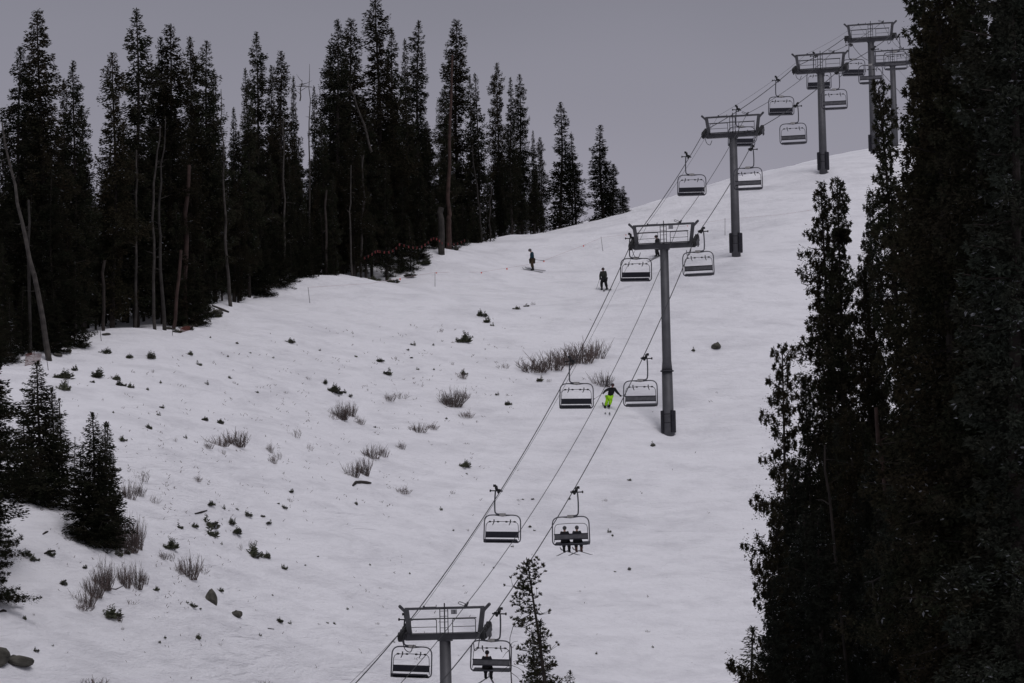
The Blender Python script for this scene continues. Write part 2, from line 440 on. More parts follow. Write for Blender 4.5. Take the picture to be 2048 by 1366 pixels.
# shared head meshes (local: x across the line, y up-line, z up; origin at crossarm centre)
def head_meshes():
    D = {}
    D['crossarm'] = MB().box((0, 0, 0), (4.2, 0.32, 0.34)).box((0, 0, -0.2), (0.72, 0.42, 0.09)).mesh('crossarm', M['steel'])
    D['top_bar'] = MB().beam((-2.15, 0, 1.48), (2.15, 0, 1.48), 0.13, 0.13).mesh('top_bar', M['steel'])
    for s, k in ((-1, 'L'), (1, 'R')):
        D['upright' + k] = MB().beam((s * 1.9, 0, 0.172), (s * 2.07, 0, 1.41), 0.24, 0.14).mesh('upright', M['steel'])
        m = MB()
        m.beam((s * 2.152, 0, 1.36), (s * 2.42, 0, 1.62), 0.07, 0.16); m.ball((s * 2.42, 0, 1.62), 0.09)
        m.beam((s * 2.0, 0.0, 1.1), (s * 2.2, 0, 1.36), 0.05, 0.10)
        D['ear' + k] = m.mesh('lifting_ear', M['steel'])
    r = MB()
    r.tube([(-1.83, -0.45, 0.93), (1.83, -0.45, 0.93)], 0.032, 6)
    for a, b in ((-1.72, -0.32), (0.55, 1.78)):
        r.tube(arc([(a, -0.45, 0.12), (a, -0.45, 0.9), (b, -0.45, 0.9), (b, -0.45, 0.12)], 0.1), 0.024, 6)
        r.tube([(a, -0.45, 0.5), (b, -0.45, 0.5)], 0.018, 6)
    r.box((0, -0.33, 0.19), (3.7, 0.30, 0.03))
    for x in (-1.8, 0, 1.8): r.beam((x, -0.45, 0.15), (x, -0.05, 0.15), 0.05, 0.05)
    D['railing'] = r.mesh('railing', M['steeld'])
    l = MB()
    for x in (-0.2, 0.23): l.tube([(x, -0.2, 0.17), (x, -0.2, 1.42)], 0.026, 6)
    D['ladder'] = l.mesh('ladder', M['steeld'])
    D['rung'] = MB().tube([(-0.18, 0, 0), (0.21, 0, 0)], 0.016, 5).mesh('rung', M['steeld'])
    D['mast'] = MB().tube([(0.03, -0.12, 0.16), (0.03, -0.12, 1.74)], 0.035, 6).mesh('mast', M['steeld'])
    D['wheel'] = MB().tube([(-0.12, 0, 0), (-0.10, 0, 0), (0.10, 0, 0), (0.12, 0, 0)], [0.21, 0.26, 0.26, 0.21], 14).mesh('sheave_wheel', M['rubber'])
    b = MB(); b.beam((0, -0.8, -0.02), (0, 0.8, -0.02), 0.08, 0.2); b.box((0.14, 0, -0.08), (0.14, 0.6, 0.36)); b.box((-0.15, 0, 0.0), (0.05, 1.25, 0.30)); b.box((-0.15, 0.15, -0.22), (0.06, 0.5, 0.3)); b.beam((-0.17, -0.5, -0.02), (0.17, -0.5, -0.02), 0.05, 0.05); b.beam((-0.17, 0.5, -0.02), (0.17, 0.5, -0.02), 0.05, 0.05)
    for y in (-0.4, 0.4): b.beam((0.10, y - 0.3, 0), (0.10, y + 0.3, 0), 0.06, 0.2)
    b.tube([(0.12, 0, -0.1), (0.42, 0, -0.35)], 0.06, 6)
    b.tube(arc([(0.13, -0.9, 0), (0.25, -1.0, -0.55), (0.5, -0.9, -0.75), (0.6, -0.5, -0.45)], 0.2), 0.025, 6)
    D['sheave_beam'] = b.mesh('sheave_beam', M['steeld'])
    return D
HM = head_meshes()
RX, RZ = 2.22, 0.50          # rope position relative to the crossarm centre
for i, (c, (px, py, Y, foot)) in enumerate(zip(TW, towers)):
    gzv = gz(c[0], c[1])
    if foot: gzv = min(gzv, P(px, foot, Y)[2])
    root = empty('lift_tower', (c[0], c[1], gzv), (0, 0, -HEAD), tw_labels[i], 'lift tower', 'towers of the chairlift')
    hz = c[2] - gzv
    part = lambda nm, me, loc=(0, 0, hz), par=root, rot=None: link(nm, me, par, loc, rot)
    p = MB()
    if i == 1:
        fl = P(px, 741, Y)[2] - gzv
        p.tube([(0, 0, fl), (0, 0, fl + 0.7), (0, 0, hz - 0.25)], [0.375, 0.31, 0.29], 20)
        q = MB().tube([(0, 0, -1.0), (0, 0, 0.5), (0, 0, fl - 0.08)], [0.44, 0.40, 0.365], 16); q.build('lower_pole', M['steel'], root, True)
        MB().tube([(0, 0, fl - 0.08), (0, 0, fl + 0.0)], 0.46, 20).build('collar_flange', M['steeld'], root)
    else:
        p.tube([(0, 0, -1.0), (0, 0, 1.0), (0, 0, hz - 0.25)], [0.36, 0.345, 0.295], 20)
    p.build('pole', M['steel'], root, True)
    part('crossarm', HM['crossarm']); part('top_bar', HM['top_bar'])
    for k in 'LR': part('upright', HM['upright' + k]); part('lifting_ear', HM['ear' + k])
    part('railing', HM['railing'])
    ld = part('ladder', HM['ladder'])
    for z in (0.45, 0.75, 1.05, 1.32): link('rung', HM['rung'], ld, (0, -0.2, z))
    part('mast', HM['mast'])
    sl_ = slope_at(i)
    for s in (-1, 1):
        sb = part('sheave_beam', HM['sheave_beam'], (s * (RX + 0.0), 0, hz + RZ - 0.30), root, (sl_, 0, 0))
        if s > 0: sb.scale = (-1, 1, 1)
        for y in (-0.66, -0.22, 0.22, 0.66): link('sheave_wheel', HM['wheel'], sb, (0, y, 0.06))
    if foot:
        for s in (-1, 1):
            m = MB(); a0 = 0 if s > 0 else math.pi
            for k in range(5):
                a = a0 + (k - 2) * 0.36
                m.box((0.45 * math.cos(a), 0.45 * math.sin(a), 1.05), (0.13, 0.17, 1.5), np.array(Matrix.Rotation(a, 3, 'Z')))
            m.build('crash_pad', M['pad'], root)
        for z in (0.95, 1.55):
            MB().tube([(0.50 * math.cos(a), 0.50 * math.sin(a), z) for a in np.linspace(0, 2 * math.pi, 17)], 0.03, 5).build('strap', M['pad'], root)
    if i < 2:
        sg = MB().box((0.53, -0.09, 1.27), (0.32, 0.02, 0.24)).build('number_plate', M['sign'], root, loc=(0, 0, hz))
        if i == 0:
            m = MB(); n3 = [(-.05, .08), (.04, .08), (.04, .005), (-.02, .005), (.04, .005), (.04, -.08), (-.05, -.08)]
            for a, b in zip(n3[:-1], n3[1:]):
                if a != b: m.beam((0.53 + a[0], -0.105, 1.27 + a[1]), (0.53 + b[0], -0.105, 1.27 + b[1]), 0.022, 0.008)
            m.build('numeral', M['signd'], sg)
    cl = MB().tube([(1.16, 0, 1.5), (1.2, 0.25, 1.75)], 0.06, 6).ball((1.16, 0, 1.6), 0.09); cl.tube(arc([(1.1, 0, 1.56), (0.75, -0.1, 1.7), (0.8, 0, 1.8), (1.15, 0.2, 1.66)], 0.1), 0.02, 5)
    cl.build('cable_clamp', M['steeld'], root, loc=(0, 0, hz))
    MB().ball((-1.12, 0, 1.58), 0.06).tube([(-1.12, 0, 1.555), (-0.45, 0, 1.555)], 0.014, 5).tube([(-0.45, 0, 1.55), (-0.45, 0, 1.66)], 0.02, 5).build('cable_clip', M['steeld'], root, loc=(0, 0, hz))

# ropes ------------------------------------------------------------
TE = TW[5] + np.array([sH * 45, cH * 45, 1.0])
sags = [0.9, 1.65, 0.35, 0.35, 0.2, 0.6, 0.3]
def line_pts(off, dz, sc=1.0, n=24):
    pts = [T0] + TW + [TE]; out = []
    for i in range(len(pts) - 1):
        a = pts[i] + AX * off + np.array([0, 0, dz]); b = pts[i + 1] + AX * off + np.array([0, 0, dz])
        for k in range(n):
            t = k / n; q = a + (b - a) * t; q[2] -= 4 * sags[i] * sc * t * (1 - t); out.append(q)
    out.append(pts[-1] + AX * off + np.array([0, 0, dz])); return np.array(out)
ropeL = line_pts(-RX, RZ); ropeR = line_pts(RX, RZ)
tag(MB().tube(ropeL, 0.030, 6).build('haul_rope', M['rope']), 'thick steel rope on the left carrying the empty chairs downhill', 'cable', 'ropes and cables of the lift')
tag(MB().tube(ropeR, 0.030, 6).build('haul_rope', M['rope']), 'thick steel rope on the right carrying chairs and riders uphill', 'cable', 'ropes and cables of the lift')
tag(MB().tube(line_pts(1.16, 1.62, 1.15), 0.020, 5).build('communication_line', M['rope']), 'single dark cable running over the tower tops between the two haul ropes', 'cable', 'ropes and cables of the lift')
tag(MB().tube(line_pts(-1.12, 1.60, 0.75), 0.011, 5).build('communication_line', M['rope']), 'thinnest cable, sagging just beside the left haul rope', 'cable', 'ropes and cables of the lift')

# ------------------------------------------------------------------ chairs
def chair_meshes():
    D = {}; cx = -0.14
    lp = arc([(cx - 1.0, 0.30, -2.99), (cx - 1.09, -0.05, -2.9), (cx - 1.07, -0.05, -1.42), (cx, -0.05, -1.40), (cx + 1.07, -0.05, -1.42), (cx + 1.09, -0.05, -2.9), (cx + 1.0, 0.30, -2.99)], 0.42, 7)
    fr = MB().tube(lp, 0.036, 8)
    fr.tube([(cx - 1.03, 0.0, -2.97), (cx + 1.03, 0.0, -2.97)], 0.03, 6); fr.tube([(cx - 0.55, -0.05, -1.405), (cx, -0.05, -1.47), (cx + 0.55, -0.05, -1.405)], 0.032, 6)
    D['bail_frame'] = fr.mesh('bail_frame', M['chairf'], True)
    D['hanger_arm'] = MB().tube(arc([(0.30, 0.0, 0.02), (0.33, 0, -0.45), (0.33, 0, -0.95), (0.30, 0, -1.34), (cx + 0.1, -0.03, -1.37)], 0.3, 6), 0.042, 8).mesh('hanger_arm', M['chairf'], True)
    D['joint'] = MB().box((cx, -0.05, -1.385), (0.36, 0.16, 0.16)).mesh('hanger_joint', M['alu'])
    gp = MB().box((0.10, 0, 0.02), (0.18, 0.46, 0.15)).box((0.22, 0.12, 0.14), (0.13, 0.30, 0.18), np.array(Matrix.Rotation(0.6, 3, 'X'))).box((0.30, 0.25, 0.28), (0.14, 0.22, 0.14))
    gp.tube([(0.2, 0, 0.0), (0.60, 0, 0.0)], 0.035, 6); gp.tube([(0.57, 0, 0), (0.64, 0, 0)], 0.075, 8); gp.tube([(-0.02, -0.35, 0), (-0.02, 0.35, 0.0)], 0.05, 6); gp.ball((0.15, -0.15, -0.08), 0.08)
    D['grip'] = gp.mesh('grip', M['rubber'])
    bk = MB().box((cx, -0.02, -2.55), (1.96, 0.05, 0.23), np.array(Matrix.Rotation(0.12, 3, 'X')))
    D['backrest'] = bk.mesh('backrest', M['backp'])
    cu = MB()
    cu.box((cx, 0.040, -2.56), (1.94, 0.06, 0.33), np.array(Matrix.Rotation(0.12, 3, 'X')))
    cu.beam((cx - 1.0, -0.02, -2.40), (cx + 1.0, -0.02, -2.40), 0.07, 0.055); cu.beam((cx - 1.0, 0.0, -2.70), (cx + 1.0, 0.0, -2.70), 0.07, 0.055)
    D['cushion'] = cu.mesh('cushion', M['seat'])
    st = MB()
    for k in range(4): st.box((cx - 0.735 + 0.49 * k, 0.26, -2.93), (0.475, 0.46, 0.10), np.array(Matrix.Rotation(0.26, 3, 'X')))
    st.box((cx, 0.22, -3.02), (1.98, 0.40, 0.02))
    D['seat'] = st.mesh('seat', M['seat'])
    for k, z0, zt in (('up', -1.80, 0), ('down', -1.80, 0)):
        pts = arc([(cx - 0.99, 0.02, -2.85), (cx - 0.95, 0.02, -1.82), (cx, 0.02, -1.78), (cx + 0.95, 0.02, -1.82), (cx + 0.99, 0.02, -2.85)], 0.26, 6)
        D['bar'] = MB().tube(pts, 0.019, 6).mesh('restraint_bar', M['chairf'], True)
    D['knob'] = MB().ball((0, 0, 0), 0.056, 8, 6, (1.6, 1, 0.9)).mesh('knob', M['rubber'])
    D['peg'] = MB().tube([(0, 0, 0.13), (0, 0, -0.02), (0.06, 0.1, -0.20)], [0.038, 0.034, 0.020], 6).mesh('footrest_peg', M['rubber'])
    D['foot'] = MB().tube(arc([(cx - 0.92, 0.45, -2.88), (cx - 0.86, 0.56, -3.02), (cx + 0.86, 0.56, -3.02), (cx + 0.92, 0.45, -2.88)], 0.12, 4), 0.018, 6).mesh('seat_rail', M['chairf'])
    return D
CM = chair_meshes()
def make_chair(bar=True):
    root = empty('lift_chair', (0, 0, 0))
    fr = link('bail_frame', CM['bail_frame'], root)
    link('hanger_arm', CM['hanger_arm'], root); link('hanger_joint', CM['joint'], root); link('grip', CM['grip'], root)
    b = link('backrest', CM['backrest'], root); link('cushion', CM['cushion'], b)
    link('seat', CM['seat'], root); link('seat_rail', CM['foot'], root)
    rb = link('restraint_bar', CM['bar'], root)
    if bar:
        for x in (-0.73, -0.25, 0.25, 0.73): link('knob', CM['knob'], rb, (x - 0.14, 0.02, -1.80))
        for x in (-0.49, 0.49): link('footrest_peg', CM['peg'], rb, (x - 0.14, 0.02, -1.80))
    return root
def rope_at(rope, px, py):
    best = None
    for a, b in zip(rope[:-1], rope[1:]):
        for t in (0, .25, .5, .75):
            q = a + (b - a) * t; u, v = proj(q); e_ = (u - px) ** 2 + (v - py) ** 2
            if best is None or e_ < best[0]: best = (e_, q)
    return best[1]
Lc = [(822, 1238, 'empty chair hanging at the left of the nearest tower pole, front view'),
      (1002, 978, 'empty chair above the cut off lower tower, left of the pair riding up'),
      (1146, 722, 'empty chair seen from the front, just left of the skier in green trousers'),
      (1267, 474, 'empty chair hanging under the left end of the tall middle tower crossarm'),
      (1377, 312, 'empty chair left of the third tower, half against sky and half against snow'),
      (1488, 232, 'empty chair partly hidden by the third tower pole, close below its crossarm'),
      (1560, 163, 'empty chair against the sky midway between the third and fourth towers, upper one'),
      (1634, 113, 'empty chair crossed by the fourth tower pole, close below its crossarm'),
      (1701, 92, 'empty chair against the sky directly left of the fifth tower pole')]
Rc = [(996, 1231, 'chair with one rider seen from behind, right of the nearest tower pole'),
      (1156, 987, 'chair carrying two riders with dangling skis, seen from behind'),
      (1291, 718, 'empty chair seen from behind, touching the tall tower pole above its padding'),
      (1403, 466, 'empty chair hanging under the right end of the tall middle tower crossarm'),
      (1505, 302, 'empty chair just right of the third tower pole, at the skyline'),
      (1595, 223, 'empty chair against the sky to the left of the fourth tower pole, lower one'),
      (1679, 155, 'empty chair just right of the fourth tower pole, beneath its crossarm end'),
      (1744, 100, 'empty chair crossed by the fifth tower pole, above the leaning spruce tip'),
      (1802, 70, 'empty chair half hidden by the spruces, in front of the furthest tower')]
proto = make_chair(); used = False; seats = {}
tiltL = [-3.0, -2.2, -1.6, -1.6, -1.2, -2, -1.5, -1, -2]; tiltR = [-2.2, 0.4, -0.8, 0.6, 0, 0.3, 0, 0, 0]
for li, (lst, rope, flip) in enumerate(((Lc, ropeL, math.pi), (Rc, ropeR, 0.0))):
    for k, (px, py, lab) in enumerate(lst):
        q = rope_at(rope, px, py)
        if li == 1 and k == 1:
            o = make_chair(False)
        elif not used: o = proto; used = True
        else: o = copy_tree(proto)
        o.location = q
        t = math.radians((tiltL if li == 0 else tiltR)[k])
        o.rotation_euler = (0, t if li == 0 else -t, -HEAD * 0.8 + flip)
        o['label'] = lab; o['category'] = 'chairlift chair'; o['group'] = 'chairs hanging from the lift ropes'
        seats[(li, k)] = o

# ------------------------------------------------------------------ people
def skin(name, verts, edges, radii, material, parent, sub=1):
    me = bpy.data.meshes.new(name + '_cage'); me.from_pydata([tuple(map(float, v)) for v in verts], edges, []); me.update()
    ob = bpy.data.objects.new(name, me); COL.objects.link(ob)
    md = ob.modifiers.new('s', 'SKIN')
    for v, r in zip(me.skin_vertices[0].data, radii):
        v.radius = (r, r) if np.isscalar(r) else r
        v.use_root = False
    me.skin_vertices[0].data[0].use_root = True
    sm = ob.modifiers.new('ss', 'SUBSURF'); sm.levels = sub; sm.render_levels = sub
    dg = bpy.context.evaluated_depsgraph_get(); dg.update()
    m2 = bpy.data.meshes.new_from_object(ob.evaluated_get(dg))
    bpy.data.objects.remove(ob); bpy.data.meshes.remove(me)
    m2.name = name; m2.materials.clear(); m2.materials.append(material)
    m2.polygons.foreach_set('use_smooth', [True] * len(m2.polygons))
    return link(name, m2, parent)
def glove(J, side, root, material):
    w_, e_ = J['wr' + side], J['el' + side]
    d_ = w_ - e_; d_ /= np.linalg.norm(d_); s_ = np.cross(d_, [0.1, 0.9, 0.3]); s_ /= np.linalg.norm(s_); u_ = np.cross(d_, s_)
    V = [w_, w_ + d_ * 0.06]; E = [(0, 1)]; Rr = [0.04, (0.05, 0.035)]
    for k, L in enumerate((0.07, 0.08, 0.075, 0.06)):
        o_ = s_ * (k - 1.5) * 0.022; b = len(V)
        V += [w_ + d_ * 0.10 + o_, w_ + d_ * (0.10 + L * 0.6) + o_ * 1.1 + u_ * 0.01, w_ + d_ * (0.10 + L * 0.8) + o_ * 1.1 + u_ * 0.04]; E += [(1, b), (b, b + 1), (b + 1, b + 2)]; Rr += [0.013, 0.011, 0.010]
    b = len(V); V += [w_ + d_ * 0.05 + s_ * 0.05, w_ + d_ * 0.09 + s_ * 0.065 + u_ * 0.02]; E += [(1, b), (b, b + 1)]; Rr += [0.015, 0.012]
    skin('glove', V, E, Rr, material, root, 0)
def person(J, loc, rot, label, mats, goggles=True):
    """J: joints in metres, x right of body, y forward, z up"""
    J = {k: np.array(v, float) for k, v in J.items()}
    V = [J['pel'], J['sp'], J['ch'], J['nk'], J['hd'], J['hd'] + (J['hd'] - J['nk']) * 0.55]
    E = [(0, 1), (1, 2), (2, 3), (3, 4), (4, 5)]; Rr = [(0.10, 0.09), (0.10, 0.08), (0.12, 0.09), 0.055, (0.08, 0.095), 0.07]
    for s in 'LR':
        b = len(V); V += [J['sh' + s], J['el' + s], J['wr' + s]]; E += [(2, b), (b, b + 1), (b + 1, b + 2)]; Rr += [0.06, 0.045, 0.033]
        b = len(V); V += [J['hp' + s], J['kn' + s], J['an' + s], J['an' + s] + np.array(J['toe']) * 0.9]; E += [(0, b), (b, b + 1), (b + 1, b + 2), (b + 2, b + 3)]; Rr += [0.06, 0.05, 0.04, 0.03]
    body = skin('person', V, E, Rr, M['skin'], None)
    body.location = loc; body.rotation_euler = rot
    tag(body, label, 'person')
    # jacket
    V = [J['pel'] + np.array([0, 0, -0.02]), J['sp'], J['ch'], (J['ch'] + J['nk']) / 2]; E = [(0, 1), (1, 2), (2, 3)]; Rr = [(0.235, 0.19), (0.215, 0.18), (0.25, 0.19), 0.13]
    for s in 'LR':
        b = len(V); V += [J['sh' + s], J['el' + s], J['wr' + s]]; E += [(2, b), (b, b + 1), (b + 1, b + 2)]; Rr += [0.12, 0.095, 0.072]
    skin('jacket', V, E, Rr, mats['jacket'], body)
    V = [J['pel'] + np.array([0, 0, -0.07])]; E = []; Rr = [(0.23, 0.21)]
    for s in 'LR':
        b = len(V); V += [J['hp' + s] * 0.8 + J['kn' + s] * 0.2, J['kn' + s], J['an' + s] + (J['kn' + s] - J['an' + s]) * 0.25]; E += [(0, b), (b, b + 1), (b + 1, b + 2)]; Rr += [0.150, 0.125, 0.115]
    skin('trousers', V, E, Rr, mats['trousers'], body)
    up = (J['hd'] - J['nk']); up /= np.linalg.norm(up)
    hm = MB().ball(J['hd'] + up * 0.05 + np.array([0, -0.015, 0]), 0.128, 12, 8, (0.95, 1.1, 0.98)); hm.build('helmet', mats['helmet'], body, True)
    if goggles: MB().box(J['hd'] + np.array([0, 0.125, 0.01]), (0.17, 0.045, 0.075)).build('goggles', M['goggle'], body)
    fc = MB().ball(J['hd'] + np.array([0, 0.10, -0.065]), 0.03, 6, 5); fc.build('nose', M['skin'], body, True)
    for s in 'LR':
        a = J['an' + s]; t = np.array(J['toe'], float)
        bt = MB().beam(a - t * 0.35 + np.array([0, 0, -0.02]), a + t * 1.1 + np.array([0, 0, -0.03]), 0.11, 0.11); bt.tube([a + np.array([0, 0, -0.05]), a + (J['kn' + s] - a) * 0.33], [0.07, 0.085], 8)
        bt.build('boot', mats.get('boot', M['black']), body)
        glove(J, s, body, mats.get('glove', M['black']))
    return body
def ski(pa, pb, label, group='skis', material=None):
    """ski from tail pa to tip pb in world space"""
    pa = np.array(pa, float); pb = np.array(pb, float); d_ = pb - pa; L = np.linalg.norm(d_); d_ /= L
    m = MB(); x = np.cross(d_, [0, 0, 1]); x /= np.linalg.norm(x); z = np.cross(x, d_)
    st = [(0, .045, 0.02), (0.06, .05, 0), (0.5, .036, 0.0), (0.9, .055, 0), (0.96, .045, 0.05), (1.0, .02, 0.12)]
    for t, w_, u in st:
        c = d_ * L * t + z * u
        for a, b in ((-1, -1), (1, -1), (1, 1), (-1, 1)): m.v.append((c + x * w_ * a + z * 0.011 * b).tolist())
    for i in range(len(st) - 1):
        for j in range(4): m.f.append([i * 4 + j, i * 4 + (j + 1) % 4, i * 4 + 4 + (j + 1) % 4, i * 4 + 4 + j])
    m.f += [[3, 2, 1, 0], [20, 21, 22, 23]]
    o = m.build('ski', material or M['ski'], None, loc=pa); return tag(o, label, 'ski', group)
def ski_pole(pa, pb, label):
    pa = np.array(pa, float); pb = np.array(pb, float)
    m = MB().tube([(0, 0, 0), (pb - pa) * 0.95, pb - pa], [0.014, 0.010, 0.006], 6)
    o = m.build('ski_pole', M['ski'], None, loc=pa)
    MB().tube([(pb - pa) * 0.92, (pb - pa) * 0.935], 0.045, 8).build('basket', M['rubber'], o)
    MB().tube([(pa - pb) * 0.03, (pb - pa) * 0.09], 0.019, 6).build('grip', M['rubber'], o)
    return tag(o, label, 'ski pole', 'ski poles')
def W(o, p):
    bpy.context.view_layer.update(); v = o.matrix_world @ Vector([float(a) for a in p]); return np.array(v)

# the skier in green trousers
h = hit(1219, 817)
Jg = dict(pel=(0.02, 0.06, 0.84), sp=(0.10, 0.14, 1.03), ch=(0.16, 0.24, 1.25), nk=(0.18, 0.30, 1.44), hd=(0.19, 0.36, 1.55),
          shL=(-0.04, 0.25, 1.34), elL=(-0.32, 0.34, 1.20), wrL=(-0.46, 0.55, 1.06), shR=(0.36, 0.22, 1.34), elR=(0.50, 0.26, 1.10), wrR=(0.66, 0.42, 0.90),
          hpL=(-0.09, 0.06, 0.80), knL=(-0.20, 0.20, 0.45), anL=(-0.34, 0.0, 0.10), hpR=(0.13, 0.04, 0.80), knR=(0.06, 0.20, 0.47), anR=(-0.04, 0.02, 0.16), toe=(0, 0.16, -0.03))
Jm = {k: (-v[0], v[1], v[2]) for k, v in Jg.items()}
for k in ('sh', 'el', 'wr', 'hp', 'kn', 'an'): Jm[k + 'L'], Jm[k + 'R'] = Jm[k + 'R'], Jm[k + 'L']
Jm['toe'] = (0, 0.16, -0.03)
pg = person(Jm, (h[0], h[1], h[2]), (0, 0, math.pi + 0.15), 'skier in bright neon green trousers and black jacket, arms spread, carving downhill',
            dict(jacket=M['black'], trousers=M['neon'], helmet=M['helmb']))
MB().tube([(-0.05 + 0.0, 0.06, 0.86), (-0.07, 0.10, 0.93)], [0.19, 0.185], 12).build('jacket_hem', M['greyc'], pg)
for s, nm in (('L', 'ski under the green trousered skier, the one towards the trees on the right'), ('R', 'ski under the green trousered skier, the lower leading one')):
    a = W(pg, np.array(Jm['an' + s]) + np.array([0, -0.75, 0.06])); b = W(pg, np.array(Jm['an' + s]) + np.array([0.1, 0.85, -0.30]))
    a[2] = gz(a[0], a[1]) + 0.06; b[2] = gz(b[0], b[1]) + 0.05; ski(a, b, nm)
ski_pole(W(pg, Jm['wrR']) + 0.0, W(pg, (Jm['wrR'][0] + 0.62, Jm['wrR'][1] - 0.6, Jm['wrR'][2] - 0.42)), 'ski pole in the green trousered skier\'s hand on the left of the picture')
ski_pole(W(pg, Jm['wrL']) + 0.0, W(pg, (Jm['wrL'][0] - 0.55, Jm['wrL'][1] - 0.8, Jm['wrL'][2] - 0.05)), 'ski pole trailing level from the green trousered skier\'s hand on the right')

# teal jacket skier, side on, facing left
h = hit(1065, 541)
Ja = dict(pel=(0, 0, 0.93), sp=(0, 0.01, 1.12), ch=(0, 0.03, 1.34), nk=(0, 0.08, 1.52), hd=(0, 0.16, 1.63),
          shL=(-0.18, 0.03, 1.42), elL=(-0.21, 0.06, 1.14), wrL=(-0.20, 0.20, 0.95), shR=(0.18, 0.0, 1.42), elR=(0.21, -0.02, 1.14), wrR=(0.20, 0.08, 0.94),
          hpL=(-0.10, 0, 0.9), knL=(-0.12, 0.06, 0.5), anL=(-0.13, -0.02, 0.11), hpR=(0.10, 0, 0.9), knR=(0.12, 0.00, 0.5), anR=(0.13, -0.10, 0.11), toe=(0, 0.15, -0.03))
pa_ = person(Ja, h, (0, 0, math.pi / 2 + 0.15), 'skier in dark teal jacket, tan trousers and grey helmet, side on near the treeline',
             dict(jacket=M['navy'], trousers=M['brown'], helmet=M['helm']))
for s, f, nm in (('L', 0.0, 'ski of the teal jacketed skier, the nearer one'), ('R', -0.2, 'ski of the teal jacketed skier, the farther one')):
    a = W(pa_, np.array(Ja['an' + s]) + np.array([0, -0.8 + f, 0])); b = W(pa_, np.array(Ja['an' + s]) + np.array([0, 0.9 + f, 0]))
    a[2] = gz(a[0], a[1]) + 0.06; b[2] = gz(b[0], b[1]) + 0.06; ski(a, b, nm)
for s, nm in (('L', 'ski pole held back by the teal jacketed skier, lower of the two'), ('R', 'ski pole held back by the teal jacketed skier, upper of the two')):
    ski_pole(W(pa_, Ja['wr' + s]), W(pa_, np.array(Ja['wr' + s]) + np.array([0.05, -1.15, -0.10 if s == 'R' else -0.2])), nm)

# dark skier standing below the tower's left end
h = hit(1208, 580)
Jb = dict(pel=(0, 0, 0.92), sp=(0.02, 0, 1.1), ch=(0.04, 0.0, 1.33), nk=(0.03, 0.02, 1.52), hd=(0.02, 0.06, 1.63),
          shL=(-0.16, 0.0, 1.42), elL=(-0.22, 0.06, 1.14), wrL=(-0.26, 0.25, 0.92), shR=(0.22, 0.0, 1.42), elR=(0.28, 0.04, 1.14), wrR=(0.24, 0.2, 0.95),
          hpL=(-0.11, 0, 0.9), knL=(-0.20, 0.10, 0.5), anL=(-0.27, 0.0, 0.11), hpR=(0.11, 0, 0.9), knR=(0.17, 0.10, 0.5), anR=(0.17, 0.0, 0.11), toe=(0, 0.15, -0.03))
pb_ = person(Jb, h, (0, 0, math.pi - 0.35), 'skier dressed all in dark clothes standing on the slope beside the left rope',
             dict(jacket=M['darkgreen'], trousers=M['black'], helmet=M['helmb']))
for s, nm in (('L', 'ski of the all dark skier beside the rope, right hand one'), ('R', 'ski of the all dark skier beside the rope, left hand one')):
    c0 = np.array(Jb['an' + s]); sg = -1 if s == 'L' else 1
    a = W(pb_, c0 + np.array([sg * -0.25, -0.5, 0])); b = W(pb_, c0 + np.array([sg * 0.1 - 0.55, 1.0, 0]))
    a[2] = gz(a[0], a[1]) + 0.06; b[2] = gz(b[0], b[1]) + 0.06; ski(a, b, nm)
ski_pole(W(pb_, Jb['wrR']), W(pb_, (0.75, -0.2, 0.05)), 'ski pole planted to the left of the all dark skier')

# skier behind the tower
h = hit(1316, 514)
Jc = dict(Ja); Jc.update(hpL=(-0.10, 0, 0.9), knL=(-0.12, 0.22, 0.52), anL=(-0.13, 0.22, 0.11), hd=(0, 0.12, 1.64), wrL=(-0.25, 0.35, 1.05), wrR=(0.28, 0.3, 1.02), anR=(0.13, -0.2, 0.11))
pc_ = person(Jc, h, (0, 0, math.pi / 2 + 0.5), 'dark skier partly hidden behind the rails and pole of the tall middle tower',
             dict(jacket=M['black'], trousers=M['black'], helmet=M['helmb']))
for s, nm in (('L', 'ski of the skier behind the tower, nearer one'), ('R', 'ski of the skier behind the tower, farther one')):
    a = W(pc_, np.array(Jc['an' + s]) + np.array([0, -0.8, 0])); b = W(pc_, np.array(Jc['an' + s]) + np.array([0, 0.9, 0]))
    a[2] = gz(a[0], a[1]) + 0.06; b[2] = gz(b[0], b[1]) + 0.06; ski(a, b, nm)

# riders (origin at hips; seat surface)
def rider(chair, x, label, mats, dang=0.0):
    J = dict(pel=(0, 0.0, 0.08), sp=(0, -0.02, 0.28), ch=(0, 0.0, 0.50), nk=(0, 0.02, 0.68), hd=(0, 0.05, 0.80),
             shL=(-0.17, 0, 0.58), elL=(-0.24, 0.10, 0.33), wrL=(-0.14, 0.33, 0.26), shR=(0.17, 0, 0.58), elR=(0.24, 0.10, 0.33), wrR=(0.14, 0.33, 0.26),
             hpL=(-0.10, 0.05, 0.07), knL=(-0.15, 0.48, 0.06), anL=(-0.15, 0.50 + dang, -0.42), hpR=(0.10, 0.05, 0.07), knR=(0.15, 0.48, 0.06), anR=(0.15, 0.50 + dang, -0.42), toe=(0, 0.15, -0.05))
    bpy.context.view_layer.update()
    p = chair.matrix_world @ Vector((x - 0.14, 0.20, -2.88))
    r_ = person(J, p, chair.rotation_euler, label, mats, False)
    MB().ball((0, 0.02, 0.10), 0.21, 12, 8, (1.05, 0.95, 0.9)).build('jacket_hem', mats['jacket'], r_, True)
    return r_, J
c2 = seats[(1, 1)]
